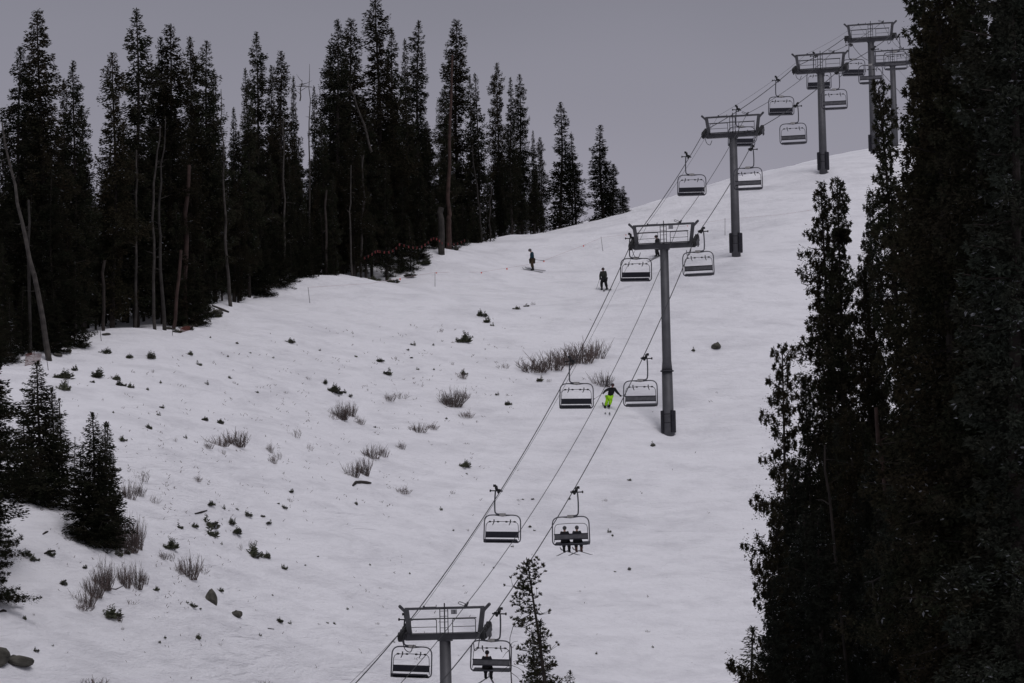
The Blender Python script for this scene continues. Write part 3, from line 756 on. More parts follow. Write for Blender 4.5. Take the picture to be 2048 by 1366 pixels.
for x, hm_, bt, who, y0 in ((-0.42, 'helm', 'black', 'left', 0), (0.30, 'helm', 'skir', 'right', 0)):
    r, J = rider(c2, x, 'rider on the %s of the pair on the uphill chair, seen from behind in black' % who, dict(jacket=M['black'], trousers=M['black'], helmet=M[hm_], boot=M[bt]))
    for s, dx in (('L', -0.30), ('R', 0.75)):
        an = np.array(J['an' + s]) + np.array([0, 0, -0.07])
        ski(W(r, an + np.array([dx, -0.75, -0.28])), W(r, an + np.array([-dx * 0.9, 0.70, 0.16])), 'dangling ski on the %s boot of the %s rider of the pair' % ('left' if s == 'L' else 'right', who))
c1 = seats[(1, 0)]
r, J = rider(c1, -0.28, 'lone rider on the chair beside the nearest tower, seen from behind in black', dict(jacket=M['black'], trousers=M['black'], helmet=M['helmb']))
for s, dx in (('L', -0.2), ('R', 0.3)):
    an = np.array(J['an' + s]) + np.array([0, 0, -0.07])
    ski(W(r, an + np.array([dx, -0.75, -0.28])), W(r, an + np.array([-dx * 0.9, 0.70, 0.16])), 'dangling ski on the %s boot of the lone rider' % ('left' if s == 'L' else 'right'))
# ------------------------------------------------------------------ conifers
def conifer(seed, H=20.0, R=1.5, cb=0.12, dh=0.085, pw=0.65, cap=0.55, tw=0.30, st=0.085, clump=0.35, gap=0.10, droop=0.45, tips=1, wid=0.20, m_tw=3, young=False, tuft=0.0):
    g_ = np.random.RandomState(seed)
    z0 = cb * H
    n = int((H - z0) / dh)
    h = z0 + (H - z0) * (np.arange(n) + g_.rand(n)) / n
    az = np.arange(n) * 2.39996 + g_.rand(n) * 1.2
    t = (H - h) / (H - z0)
    prof = np.minimum(1, t / cap) ** pw
    # lumps: clustered boughs and bare gaps
    k = 26; lh = z0 + g_.rand(k) * (H - z0); la = g_.rand(k) * 6.283; amp = g_.uniform(-1, 1, k) * clump * 1.6; sg = g_.uniform(0.25, 1.1, k) * H / 20
    f = 1 + (amp * np.exp(-((h[:, None] - lh) / sg) ** 2) * np.maximum(0, np.cos(az[:, None] - la)) ** 1.5).sum(1)
    band = 1 + clump * 0.8 * (np.interp(h, np.linspace(z0, H, 22), g_.uniform(-1, 1, 22)))
    L = R * prof * np.clip(f, 0.35, 1.55) * band * g_.uniform(0.62, 1.12, n) + 0.10
    keep = (g_.rand(n) > gap) | (t < 0.06)
    # lowest limbs thin out
    keep &= (g_.rand(n) < np.clip((h - z0) / (0.12 * (H - z0)) + (0.7 if young else 0.25), 0, 1))
    h, az, t, L = h[keep], az[keep], t[keep], L[keep]
    n = len(h)
    dr = -np.tan(droop * (0.25 + 0.75 * np.clip(t * 2.2, 0, 1)) - (0.9 * np.exp(-t * 14))) + g_.normal(0, 0.10, n)
    up = g_.uniform(0.15, 0.45, n) * np.clip(t * 3, 0.2, 1)
    wob = g_.normal(0, 0.25, n)
    lean = g_.normal(0, 0.006, 2)
    trunk = lambda z: np.stack([lean[0] * z + 0.10 * np.sin(z * 0.35 + seed), lean[1] * z + 0.10 * np.cos(z * 0.3 + seed)], -1)
    ns = np.maximum(2, (L / st).astype(int)); rep = np.repeat(np.arange(n), ns * m_tw)
    tot = len(rep)
    s = g_.rand(tot) ** 0.75
    s = 0.03 + 0.97 * s
    side = g_.uniform(-1, 1, tot)
    l_ = L[rep]; a_ = az[rep] + wob[rep] * s
    er = np.stack([np.cos(a_), np.sin(a_)], -1); et = np.stack([-np.sin(a_), np.cos(a_)], -1)
    base2 = trunk(h)[rep] + er * (l_ * s)[:, None]
    zb = h[rep] + l_ * (dr[rep] * s + up[rep] * s * s)
    tl = tw * g_.uniform(0.55, 1.25, tot) * (1.05 - 0.45 * s) * np.clip(0.45 + l_ / (R * 0.8), 0.5, 1.1)
    ang = side * 1.0
    d2 = er * np.cos(ang)[:, None] + et * np.sin(ang)[:, None]
    dz = g_.uniform(-0.75, 0.25, tot) + 0.25 * (s > 0.85)
    D = np.concatenate([d2, dz[:, None]], 1); D /= np.linalg.norm(D, axis=1)[:, None]
    B = np.concatenate([base2, zb[:, None]], 1)
    lat = g_.normal(0, 1, tot) * (0.16 * l_ * (1.05 - s) + 0.05)
    B[:, :2] += et * lat[:, None]
    B[:, 2] += g_.normal(-0.10, 0.13, tot) * np.clip(l_, 0.3, 1.3) * (1 if not young else 0.45)
    # leader shoots at the top
    kk = 24; zt = H - 0.9 * H / 20 * g_.rand(kk); tB = np.concatenate([trunk(zt), zt[:, None]], 1)
    aa = g_.rand(kk) * 6.283; tD = np.stack([np.cos(aa) * 0.55, np.sin(aa) * 0.55, np.full(kk, 0.85)], -1)
    B = np.concatenate([B, tB]); D = np.concatenate([D, tD]); tl = np.concatenate([tl, np.full(kk, tw * 0.8)])
    if tuft > 0:      # boughs carry separate tufted branchlets
        ncl = np.maximum(1, (L / tuft).astype(int)); ci = (g_.rand(tot) ** 0.8 * ncl[rep]).astype(int)
        key = rep * 97 + ci; hsh = lambda a, b_: ((np.sin(a * 12.9898 + b_) * 43758.5453) % 1.0)
        s2 = np.clip((ci + 0.35 + 0.65 * hsh(key, 1.0)) / ncl[rep], 0.04, 1)
        a2 = az[rep] + wob[rep] * s2
        e1 = np.stack([np.cos(a2), np.sin(a2)], -1); e2 = np.stack([-np.sin(a2), np.cos(a2)], -1)
        lt = (hsh(key, 2.0) - .5) * 2 * (0.30 * l_ * (1.1 - s2) + 0.04); sag = -hsh(key, 3.0) * 0.22 * np.clip(l_, .2, 1.2)
        C = np.concatenate([trunk(h)[rep] + e1 * (l_ * s2)[:, None] + e2 * lt[:, None], (h[rep] + l_ * (dr[rep] * s2 + up[rep] * s2 * s2) + sag)[:, None]], 1)
        sp = g_.normal(0, 1, (tot, 3)); sp /= np.linalg.norm(sp, axis=1)[:, None]
        D0 = np.concatenate([e1 * 0.55 + e2 * (np.sign(lt) * 0.35)[:, None], np.full((tot, 1), -0.12)], 1) + sp * 0.8
        D0 /= np.linalg.norm(D0, axis=1)[:, None]
        mk = np.nonzero(g_.rand(tot) < 0.6)[0]
        B[mk] = (C + D0 * (tw * 0.5 * g_.rand(tot))[:, None])[mk]; D[mk] = D0[mk]; tl[mk] = (tw * g_.uniform(.6, 1.3, tot))[mk]
    rv = g_.normal(0, 1, D.shape); w1 = np.cross(D, rv); w1 /= np.linalg.norm(w1, axis=1)[:, None] + 1e-9
    w2 = np.cross(D, w1)
    wd = (tl * wid)[:, None]
    T_ = B + D * tl[:, None]; Mid = B + D * (tl * 0.4)[:, None]
    q1 = np.stack([B, Mid + w1 * wd, T_, Mid - w1 * wd], 1); q2 = np.stack([B, Mid + w2 * wd, T_, Mid - w2 * wd], 1)
    Q = np.concatenate([q1, q2], 1).reshape(-1, 4, 3)
    V = Q.reshape(-1, 3); Fq = np.arange(len(V), dtype=np.int32).reshape(-1, 4)
    # wood: trunk and boughs
    mb = MB(); zz = np.linspace(-1.0, H - 0.2, 14); tp = trunk(np.maximum(zz, 0))
    mb.tube([(tp[i, 0], tp[i, 1], zz[i]) for i in range(14)], [0.022 + (0.0088 * H) * (1 - max(0, z) / H) ** 0.9 for z in zz], 8)
    for i in range(0, n, 3 if not young else 4):
        p0 = trunk(h[i:i + 1])[0]; e0 = np.array([math.cos(az[i]), math.sin(az[i])])
        pts = []
        for s_ in (0, 0.5, 0.95):
            pts.append((p0[0] + e0[0] * L[i] * s_, p0[1] + e0[1] * L[i] * s_, h[i] + L[i] * (dr[i] * s_ + up[i] * s_ * s_)))
        mb.tube(pts, [0.03, 0.02, 0.008], 3, False)
    return V, Fq, mb
def tree_proto(nm, fm, bm, **kw):
    V, Fq, mb = conifer(**kw)
    return dict(crown=np_mesh('crown', V, Fq, fm), trunk=mb.mesh('trunk', bm), H=kw.get('H', 20.0), name=nm)

PR = {}
for i, (sd, R_, cl, gp, cap, pw) in enumerate([(1, 1.5, .55, .12, .50, .6), (2, 1.3, .7, .22, .45, .55), (3, 1.75, .5, .14, .7, .75), (4, 1.4, .65, .18, .35, .5), (5, 1.2, .5, .14, .7, .75), (6, 1.8, .75, .26, .5, .6)]):
    PR['f%d' % i] = tree_proto('spruce_tree', M['fol'] if i % 3 else M['fol2'], M['bark'], seed=sd, H=20, R=R_, clump=cl, gap=gp, cap=cap, pw=pw, cb=0.05 + 0.03 * (i % 3), dh=.060, m_tw=5, tw=.27, wid=.17)
# sparse skyline firs with sky between the boughs
for i, sd in enumerate((11, 12)):
    PR['s%d' % i] = tree_proto('spruce_tree', M['fol'], M['bark'], seed=sd, H=12, R=1.25, clump=.5, gap=.25, cap=.9, pw=.75, dh=.045, st=.075, cb=0.0, tw=.24, droop=0.35, m_tw=4, wid=.19)
# big near trees with fine needles
for i, (sd, R_, cl, gp, H_) in enumerate([(21, 1.7, .6, .12, 25), (22, 1.6, .55, .10, 25), (23, 1.65, .6, .12, 25)]):
    PR['n%d' % i] = tree_proto('spruce_tree', (M['fol'], M['fol3'], M['fol2'])[i], M['bark'], seed=sd, H=H_, R=R_, clump=cl, gap=gp, cap=.55, pw=.68, cb=0.0, dh=.046, tw=.125, st=.036, wid=.16, droop=.42, m_tw=9, tuft=.15)
PR['o0'] = tree_proto('spruce_tree', M['fol2'], M['bark'], seed=31, H=22, R=2.35, clump=.8, gap=.24, cap=.42, pw=.8, cb=0.02, dh=.10, tw=.13, st=.028, wid=.17, droop=.15, m_tw=9, tuft=.18)
# young firs
PR['y0'] = tree_proto('fir_tree', M['fol'], M['bark'], seed=41, H=7, R=1.75, clump=.12, gap=.03, cap=1.0, pw=.8, cb=0.0, dh=.028, tw=.26, st=.07, wid=.13, droop=.28, young=True)
PR['y1'] = tree_proto('fir_tree', M['fol'], M['bark'], seed=42, H=7, R=1.35, clump=.2, gap=.08, cap=1.0, pw=.8, cb=0.0, dh=.04, tw=.26, st=.08, wid=.13, droop=.22, young=True)
PR['y2'] = tree_proto('fir_tree', M['fol3'], M['bark'], seed=43, H=6, R=0.85, clump=.25, gap=.15, cap=1.0, pw=.8, cb=0.0, dh=.08, tw=.22, st=.09, wid=.12, droop=.15, young=True)

_trees = []
rt = random.Random(77)
def tree(kind, x, y, z, H, wide=1.0, label=None, group=None, lean=(0, 0), rz=None, name=None):
    p = PR[kind]
    r = empty(name or p['name'], (x, y, z), (lean[0], lean[1], rt.uniform(0, 6.28) if rz is None else rz), label, 'tree', group)
    k = H / p['H']; r.rotation_mode = 'ZYX'
    r.scale = (k * wide, k * wide, k)
    link('trunk', p['trunk'], r); link('crown', p['crown'], r)
    return r
def tip_tree(kind, px, py, Y, wide=1.0, label=None, group=None, lean_px=0.0, **kw):
    """tree whose tip is at the pixel; lean_px moves the foot sideways in metres"""
    t = P(px, py, Y); x = t[0] + lean_px; z = gz(x, Y) - 0.1
    H = math.hypot(t[2] - z, lean_px)
    return tree(kind, x, Y, z, H, wide, label, group, (0, math.atan2(t[0] - x, t[2] - z)), **kw)
def crestY(px):
    return float(np.interp(px, [0, 100, 250, 350, 460, 560, 700, 870, 1000, 1100, 1200, 1300, 1540], [209, 213, 224, 227, 239, 250, 256, 272, 284, 291, 297, 301, 305]))

GL = 'tall spruces of the forest on the left'
# tips that stand against the sky, from left to right
sky = [(4, 245, 'f4', .8, 'thin dark spruce cut by the left edge of the picture'),
 (40, 95, 'f5', 1.0, 'shorter bushy twin on the left side of the leftmost tall spruce'),
 (80, 20, 'f0', 1.0, 'leftmost very tall spruce, spire standing free above the left edge'),
 (127, 158, 'f4', .75, 'short pointed spruce tucked left of a thin spire near the left edge'),
 (148, 124, 'f1', .85, 'thin spired spruce right of the leftmost very tall spruce'),
 (168, 215, 'f2', .8, 'low shoulder spruce at the left side of the V shaped sky gap'),
 (223, 107, 'f3', .95, 'spruce on the right side of the V shaped sky gap at left'),
 (268, 20, 'f1', 1.0, 'second very tall spruce from the left with knobbly narrow top'),
 (310, 150, 'f4', .7, 'small spruce tip between two very tall ones in the left forest'),
 (322, 75, 'f5', .75, 'bushy side tip leaning on the broad pointed spruce at left'),
 (341, 50, 'f0', 1.0, 'broad pointed spruce, third of the very tall ones from the left'),
 (381, 75, 'f3', .8, 'blunt topped narrow spruce left of the round topped one'),
 (412, 83, 'f5', .95, 'round topped spruce with boughs reaching out to the right'),
 (424, 140, 'f4', .8, 'spruce with small tip below the round topped one'),
 (470, 215, 'f4', .8, 'low spruce beside the bare snag in the gap left of centre'),
 (495, 138, 'f2', .7, 'shorter spruce hugging the left side of a thin crooked spire'),
 (511, 66, 'f1', .85, 'thin crooked spire left of the middle of the forest'),
 (548, 132, 'f4', .75, 'shorter left neighbour of a neat pointed spruce in mid forest'),
 (563, 104, 'f3', .85, 'neat pointed spruce between the crooked spire and the low gap'),
 (591, 153, 'f4', .65, 'small spruce beside forked bare branches in the low gap'),
 (628, 174, 'f4', .65, 'small pointed spruce right of the needle thin snag'),
 (645, 225, 'f2', .7, 'lowest spruce tip right of the needle thin snag'),
 (673, 40, 'f1', 1.0, 'left one of two equal tall spruces in mid forest'),
 (697, 38, 'f0', 1.0, 'right one of two equal tall spruces in mid forest'),
 (660, 100, 'f5', .8, 'ragged spruce with wide left boughs beside two equal tall ones'),
 (749, -4, 'f3', 1.1, 'tallest spruce of the left forest, its tip at the top edge'),
 (784, 57, 'f1', .8, 'narrow spruce pressed to the right side of the tallest one'),
 (814, 78, 'f4', .8, 'left shoulder spruce of an evenly tapering tall spire'),
 (832, 42, 'f2', 1.0, 'evenly tapering tall spire right of the tallest spruce'),
 (908, 40, 'f0', 1.05, 'tall solitary spire with a long bare grey trunk in its crown'),
 (888, 170, 'f5', .7, 'bushy shoulder spruce left of the spire with bare grey trunk'),
 (936, 153, 's0', .7, 'thin see-through spruce, left one of a slender pair'),
 (953, 150, 's1', .7, 'thin see-through spruce, right one of a slender pair'),
 (993, 127, 'f3', .85, 'dark pointed spruce leading the group at the right end of the forest'),
 (1017, 155, 'f4', .85, 'middle spruce of the dense right end group'),
 (1037, 150, 'f2', .95, 'round topped spruce in the dense right end group'),
 (1066, 262, 'f4', .8, 'short spruce stepping down at the right end of the forest'),
 (1079, 275, 'f3', .9, 'last short spruce at the right end of the solid forest')]
for px, py, kd, wd, lab in sky:
    tip_tree(kd, px, py, crestY(px) + rt.uniform(3, 11), wd * 1.08, lab, GL)
tip_tree('s0', 1117, 206, crestY(1117) + 4, 1.35, 'free standing spruce with open tiered boughs just right of the forest', GL)
tip_tree('s1', 1146, 268, crestY(1146) + 3, 1.35, 'spruce with a dead bare leader beside the free standing tiered one', GL)
tip_tree('s1', 1200, 250, crestY(1190) + 2, 1.75, 'bushy spruce at the far right of the ridge, taller of the last pair', GL)
tip_tree('s0', 1225, 328, crestY(1225) + 1, 1.9, 'shorter spruce leaning on the last bushy one on the ridge', GL)
tip_tree('s1', 1245, 372, crestY(1245) + 1, 2.6, 'smallest spruce at the end of the ridge, next to bare snow', GL)
# the massed trees below and behind those tips
skx = [s_[0] for s_ in sorted(sky)]; sky_ = [s_[1] for s_ in sorted(sky)]
env = lambda px: float(np.interp(px, [0, 50, 110, 190, 205, 240, 430, 460, 500, 600, 640, 670, 850, 875, 890, 960, 985, 1060, 1085], [330, 180, 200, 300, 330, 200, 190, 300, 180, 220, 270, 160, 160, 330, 260, 330, 260, 250, 330]))
for k in range(150):
    px = -60 + 1145 * ((k * 0.618034) % 1.0) + rt.uniform(-6, 6)
    row = k % 4
    Y = crestY(px) + (1.0, 5, 12, 20)[row] + rt.uniform(-0.5, 4)
    if 175 < px < 330 and row < 2: Y += 7
    py = env(px) + (rt.uniform(90, 230), rt.uniform(40, 170), rt.uniform(20, 120), rt.uniform(10, 100))[row]
    base = proj((P(px, 500, Y)[0], Y, gz(P(px, 500, Y)[0], Y)))[1]
    py = min(py, base - 60)
    if px > 1000: py = max(py, 300)
    tip_tree(rt.choice(['f0', 'f1', 'f2', 'f3', 'f4', 'f5']), px, py, Y, rt.uniform(1.0, 1.35), 'dark spruce in the mass of the left forest, its tip below the skyline ones', 'spruces filling the left forest')
# low young firs along the forest foot
for k in range(34):
    px = -20 + 1060 * ((k * 0.7549) % 1.0)
    Y = crestY(px) + rt.uniform(-0.5, 2.5)
    if 175 < px < 345: continue
    x = P(px, 500, Y)[0]
    tree(rt.choice(['y0', 'y1']), x, Y, gz(x, Y) - 0.1, rt.uniform(2.2, 5.5), 1.15, 'young fir at the foot of the left forest, among the trunks', 'young firs along the forest foot')

# ---- dead trunks and bare wood
def snag(pts, r0, r1, label, m='dead', branches=10, seed=0, name='dead_tree', group='bare trunks and dead snags', twig=0.5):
    pts = [np.array(p, float) for p in pts]; b = pts[0]; mb = MB()
    q = [p - b for p in pts]; q[0] = q[0] + (q[0] - q[1]) * 0.08
    gw = random.Random(seed + 50); q2 = []
    for i in range(len(q) - 1):
        for t in (0, .33, .66): q2.append(q[i] + (q[i + 1] - q[i]) * t + (np.array([gw.gauss(0, .05), 0, 0]) if i or t else 0))
    q = q2 + [q[-1]]
    n = len(q); mb.tube(q, list(np.linspace(r0, r1, n)), 8)
    if branches:
        g_ = random.Random(seed)
        for i in range(branches):
            t = g_.uniform(0.25, 0.98) * (n - 1); j = min(int(t), n - 2); p = q[j] + (q[j + 1] - q[j]) * (t - j)
            a = g_.uniform(0, 6.28); L = twig * g_.uniform(0.4, 1.6); dz = g_.uniform(-0.25, 0.5)
            e_ = p + np.array([math.cos(a) * L, math.sin(a) * L, dz * L])
            mid = (p + e_) / 2 + np.array([0, 0, g_.uniform(-.1, .1)]) * L
            mb.tube([p, mid, e_], [0.028, 0.02, 0.008], 4, False)
    return tag(mb.build(name, M[m], None, loc=b), label, 'tree', group)
def pxline(pp, Y, dY=0):
    return [P(a, b, Y + dY * i) for i, (a, b) in enumerate(pp)]
def based(px, py, pp, Yoff=0.0, **kw):
    if px > 110 and px not in (883, 897, 461): Yoff += 2.0
    """snag whose foot is on the snow under the pixel"""
    Y = crestY(px) + Yoff; f = P(px, py, Y); f[2] = gz(f[0], Y)
    return [f] + [P(a, b, Y) for a, b in pp]
snag(based(98, 712, [(75, 590), (50, 480), (28, 370), (4, 245)], -1.5), .20, .05, 'long pale dead trunk leaning far to the left at the left end of the forest', branches=8, seed=1)
snag(based(60, 690, [(58, 540), (57, 400)], 0.5), .13, .07, 'straight pale trunk fork behind the long left leaning trunk', branches=3, seed=2)
snag(based(114, 700, [(112, 640), (110, 560)], -0.5), .24, .18, 'thick brown trunk right behind the foot of the leaning one', 'redbark', 0)
snag(based(136, 690, [(135, 640), (134, 560)], 1.5), .2, .15, 'shaded thick trunk between dark firs near the left edge', 'bark', 0)
snag(based(310, 662, [(309, 560), (305, 440), (312, 330), (320, 250)], -2.2), .12, .04, 'slim peeled grey trunk, left of two standing together', branches=16, seed=3)
snag(based(329, 660, [(322, 540), (318, 440), (324, 330), (331, 232)], -2.2), .14, .03, 'slim peeled grey trunk, right of two standing together', branches=16, seed=4)
snag(based(346, 655, [(352, 590), (362, 500)], -1.5), .13, .10, 'short reddish trunk leaning right beside the paired grey ones', 'redbark', 4, 5)
snag(based(368, 645, [(370, 560), (374, 430), (378, 330)], -1), .23, .12, 'thick red barked trunk behind the reddish leaning one', 'redbark', 8, 6)
snag(based(270, 640, [(271, 520), (272, 390), (273, 300)], 0), .11, .05, 'straight dim grey trunk in the shaded gap of the left forest', branches=10, seed=7)
snag(based(207, 652, [(208, 600), (209, 520)], 0.5), .12, .1, 'black trunk standing alone in the snowy gap under the forest', 'bark', 0)
snag(based(461, 603, [(455, 520), (448, 400), (445, 290), (442, 178)], -1.5), .14, .02, 'slim pale snag with bare crooked top left of the crooked spire', branches=22, seed=8)
snag(based(468, 578, [(470, 520), (474, 440)], 0), .16, .12, 'brown trunk close behind the foot of the slim pale snag', 'bark', 4, 9)
snag(based(568, 552, [(568, 440), (567, 320), (567, 232)], -1), .09, .04, 'whitish straight stem below the neat pointed spruce', branches=12, seed=10)
snag(based(556, 560, [(556, 500), (556, 430)], -1), .13, .1, 'dark stem with snow at its foot below the neat pointed spruce', 'bark', 0)
snag(based(652, 545, [(652, 480), (653, 380)], -1), .12, .08, 'straight dark stem at the forest edge left of the bent pale one', 'bark', 4, 12)
snag(based(619, 520, [(619, 330), (619, 200), (619, 128)], 3), .08, .012, 'needle thin bare snag rising above the low gap in the forest', branches=8, seed=11, twig=0.2)
snag(based(704, 520, [(699, 440), (700, 390), (702, 330)], -1.5), .08, .04, 'bent pale stem, left of two pale ones under the tallest spruce', branches=6, seed=13)
snag(based(722, 525, [(724, 440), (725, 370), (727, 310)], -1.5), .10, .06, 'straight pale stem, right of two pale ones under the tallest spruce', branches=8, seed=14)
snag([P(742, 300, crestY(742) + 1), P(728, 250, crestY(742) + 1), P(708, 190, crestY(742) + 1), P(695, 165, crestY(742) + 1)], .10, .04, 'broken pale trunk hung up aslant across the crowns of the twin spruces', branches=8, seed=15)
snag(based(883, 488, [(883, 450), (882.5, 415)], -2.5), .27, .24, 'thick broken off trunk stump standing on the snow at the forest edge', 'dead', 0, name='tree_stump')
snag(based(897, 488, [(897, 450), (897, 430), (898, 330), (902, 200), (905, 110)], -1.2), .24, .08, 'tall reddish trunk right beside the thick broken stump', 'redbark', 6, 16)
snag(based(962, 470, [(958, 420), (951, 350), (945, 290)], -0.5), .08, .05, 'slim pale stem leaning left beneath the slender see-through pair', branches=8, seed=17)
snag(based(981, 470, [(981, 420), (982, 370)], -0.5), .07, .05, 'short pale stem at the foot of the right end group', branches=4, seed=18)
snag(based(1146, 445, [(1144, 330), (1142.5, 262)], 2.8), .06, .012, 'bare dead leader standing above the second free ridge spruce', branches=6, seed=19, twig=0.2)
snag([P(600, 200, crestY(600) + 4), P(602, 175, crestY(600) + 4), P(604, 160, crestY(600) + 4)], .05, .012, 'forked bare treetop branches in the low gap of the forest', branches=16, seed=20, twig=0.7)

# ---- near trees at the left
h = hit(2, 1215); xx = P(-30, 900, h[1])[0]
tree('n0', xx, h[1], gz(xx, h[1]) - .2, P(-30, 545, h[1])[2] - gz(xx, h[1]), 1.55, 'big dark spruce at the left edge with boughs down to the snow', 'near trees at the left', rz=1.0)
tip_tree('f5', -38, 520, 170, 1.5, 'dense spruce grown into the big one at the left edge', 'near trees at the left')
tip_tree('n1', -85, 430, 172, 1.3, 'dark spruce mostly outside the left edge behind the big one', 'near trees at the left')
h = hit(80, 1008); tree('y0', h[0], h[1], h[2] - .2, P(75, 718, h[1])[2] - h[2], 1.25, 'bushy pointed fir left of the triple tipped one, on a snow bank', 'young firs at the left edge of the slope')
h = hit(50, 990); tree('y1', h[0], h[1] + 1, h[2] - .2, P(50, 840, h[1])[2] - h[2] + .5, 1.7, 'low broad fir behind the big dark spruce at the left edge', 'young firs at the left edge of the slope')
h = hit(123, 965); tree('y2', h[0], h[1], h[2] - .2, P(123, 792, h[1])[2] - h[2], 1.3, 'thin open fir sapling beside the bushy pointed fir', 'young firs at the left edge of the slope')
h = hit(150, 940); tree('y2', h[0], h[1], h[2] - .2, P(150, 868, h[1])[2] - h[2], 1.3, 'smallest open sapling between the two clumps of dark firs', 'young firs at the left edge of the slope')
h = hit(105, 985); tree('y1', h[0], h[1], h[2] - .2, P(96, 770, h[1])[2] - h[2], 1.2, 'fir pressed against the right side of the bushy pointed fir', 'young firs at the left edge of the slope')
h = hit(185, 1085); tree('y0', h[0], h[1], h[2] - .3, P(185, 828, h[1])[2] - h[2] + .3, 1.12, 'dense dark fir with triple tip on the snow, tallest left tip', 'young firs at the left edge of the slope')
h = hit(206, 1075); tree('y1', h[0], h[1], h[2] - .3, P(205, 848, h[1])[2] - h[2] + .3, 1.1, 'middle fir grown together with the dense triple tipped clump', 'young firs at the left edge of the slope')
h = hit(216, 1070); tree('y1', h[0], h[1], h[2] - .3, P(214, 846, h[1])[2] - h[2] + .3, 1.0, 'right hand fir grown together with the dense triple tipped clump', 'young firs at the left edge of the slope')
h = hit(168, 1080); tree('y1', h[0], h[1], h[2] - .3, P(165, 905, h[1])[2] - h[2] + .3, 1.3, 'low left side fir of the dense triple tipped clump', 'young firs at the left edge of the slope')

# ---- right hand forest
GR = 'big spruces of the dark stand on the right'
right = [(1556, 692, 125, 'o0', .70, 'nearest free spruce of the right stand with open ragged boughs'),
 (1634, 370, 152, 'n2', .80, 'left tip of the twin topped spruce growing in front of the slope'),
 (1665, 362, 151, 'n0', .78, 'right tip of the twin topped spruce, with a dense round growth'),
 (1738, 395, 168, 'n1', .66, 'pale green spruce right of the twin topped one'),
 (1719, 545, 148, 'n2', .74, 'rusty brown spruce standing before the pale green one'),
 (1757, 650, 150, 's1', .5, 'thin small fir rising right of the rusty brown spruce'),
 (1860, -75, 95, 'n0', .84, 'foremost giant spruce at top right, tip above the picture'),
 (1856, 40, 118, 'n2', .9, 'giant spruce close behind the foremost one at top right'),
 (1884, -90, 92, 'n2', .95, 'giant spruce left of the little sky gap at the top edge'),
 (1922, 22, 105, 'n1', .95, 'spruce whose tip fills the little sky gap at the top edge'),
 (1962, -120, 90, 'n0', 1.0, 'giant spruce right of the little sky gap at the top edge'),
 (2010, -140, 88, 'n1', 1.2, 'giant spruce near the top right corner'),
 (2050, -110, 92, 'n2', 1.2, 'giant spruce cut by the right edge of the picture'),
 (1850, 230, 128, 'n2', .7, 'brownish spruce below the foremost giant at right'),
 (1836, 450, 135, 'n1', .62, 'frosted spruce bounding the bright slope gap on the right'),
 (1903, -55, 112, 'n2', 1.0, 'spruce behind the little sky gap at the top edge, left half'),
 (1988, -60, 110, 'n0', 1.1, 'spruce behind the giants between the sky gap and the corner'),
 (2036, -30, 118, 'n1', 1.2, 'spruce behind the giants in the top right corner'),
 (1585, 930, 113, 'n1', .95, 'frosty spruce in the lower left part of the right stand'),
 (1555, 1030, 110, 'n2', .85, 'low spruce with stepped outline at the left border of the right stand'),
 (1545, 1160, 107, 'n1', .85, 'dense low spruce at the bottom of the right stand, left border'),
 (1612, 760, 121, 'n0', .8, 'dark spruce close right of the open ragged one')]
for px, py, Y, kd, wd, lab in right:
    if kd in ('y2', 'y0', 's1'):
        t = P(px, py, Y); hh = min(9.0 if kd != 's1' else 12.0, t[2] - gz(t[0], Y)); tree(kd, t[0], Y, t[2] - hh, hh, wd, lab, GR) if kd == 's1' else tree(kd, t[0], Y, gz(t[0], Y), t[2] - gz(t[0], Y), wd * .8, lab, GR)
    else:
        tip_tree(kd, px, py, Y, wd, lab, GR, rz=(px * 0.37) % 6.28)
tip_tree('y1', 1494, 1256, 193, 1.45, 'little pointed fir at the bottom edge, lower left foot of the right stand', GR)
# leaning spruce
t = P(1741, 165, 146); tip_tree('n0', 1741, 165, 146, .78, 'leaning spruce with thin ragged top in front of the fifth tower', GR, lean_px=2.9, rz=2.0)
# round dense growth (witch's broom) on the twin topped tree
def broom(px, py, Y, r, label):
    g_ = np.random.RandomState(9); n = 2600; c = P(px, py, Y)
    D = g_.normal(0, 1, (n, 3)); D /= np.linalg.norm(D, axis=1)[:, None]
    B = D * (r * (0.85 + 0.3 * np.sin(D[:, 0] * 4 + 1) * np.cos(D[:, 2] * 5)) * g_.uniform(0.0, 0.95, n) ** 0.5)[:, None]; B[:, 2] *= 0.85
    tl = 0.14; rv = g_.normal(0, 1, (n, 3)); w1 = np.cross(D, rv); w1 /= np.linalg.norm(w1, axis=1)[:, None]
    Q = np.stack([B, B + D * tl * .4 + w1 * .035, B + D * tl, B + D * tl * .4 - w1 * .035], 1)
    o = link('branch_broom', np_mesh('branch_broom', Q.reshape(-1, 3), np.arange(n * 4, dtype=np.int32).reshape(-1, 4), M['fol']), None, c)
    tag(o, label, 'branch cluster')
    MB().tube([(0, 0, -0.05), (-0.5, 0, -0.2)], 0.04, 5).build('stem', M['bark'], o)
broom(1683, 472, 150, 0.42, 'dense dark ball of twigs on the right side of the twin topped spruce')
for k in range(64):
    u = (k * 0.618034) % 1.0; v = (k * 0.7549 + .3) % 1.0
    px = 1590 + 520 * u
    left = float(np.interp(px, [1590, 1660, 1700, 1750, 1815, 1860, 1900, 2100], [1050, 860, 800, 860, 800, 420, 130, 60]))
    Y = 100 + 62 * v
    py = left + rt.uniform(0, 480) * (0.5 + 0.5 * v)
    if py > 1250: continue
    tip_tree(rt.choice(['n0', 'n1', 'n2', 'n1']), px, py, Y, rt.uniform(.85, 1.15), 'dark spruce inside the solid mass of the right stand', 'spruces filling the right stand')
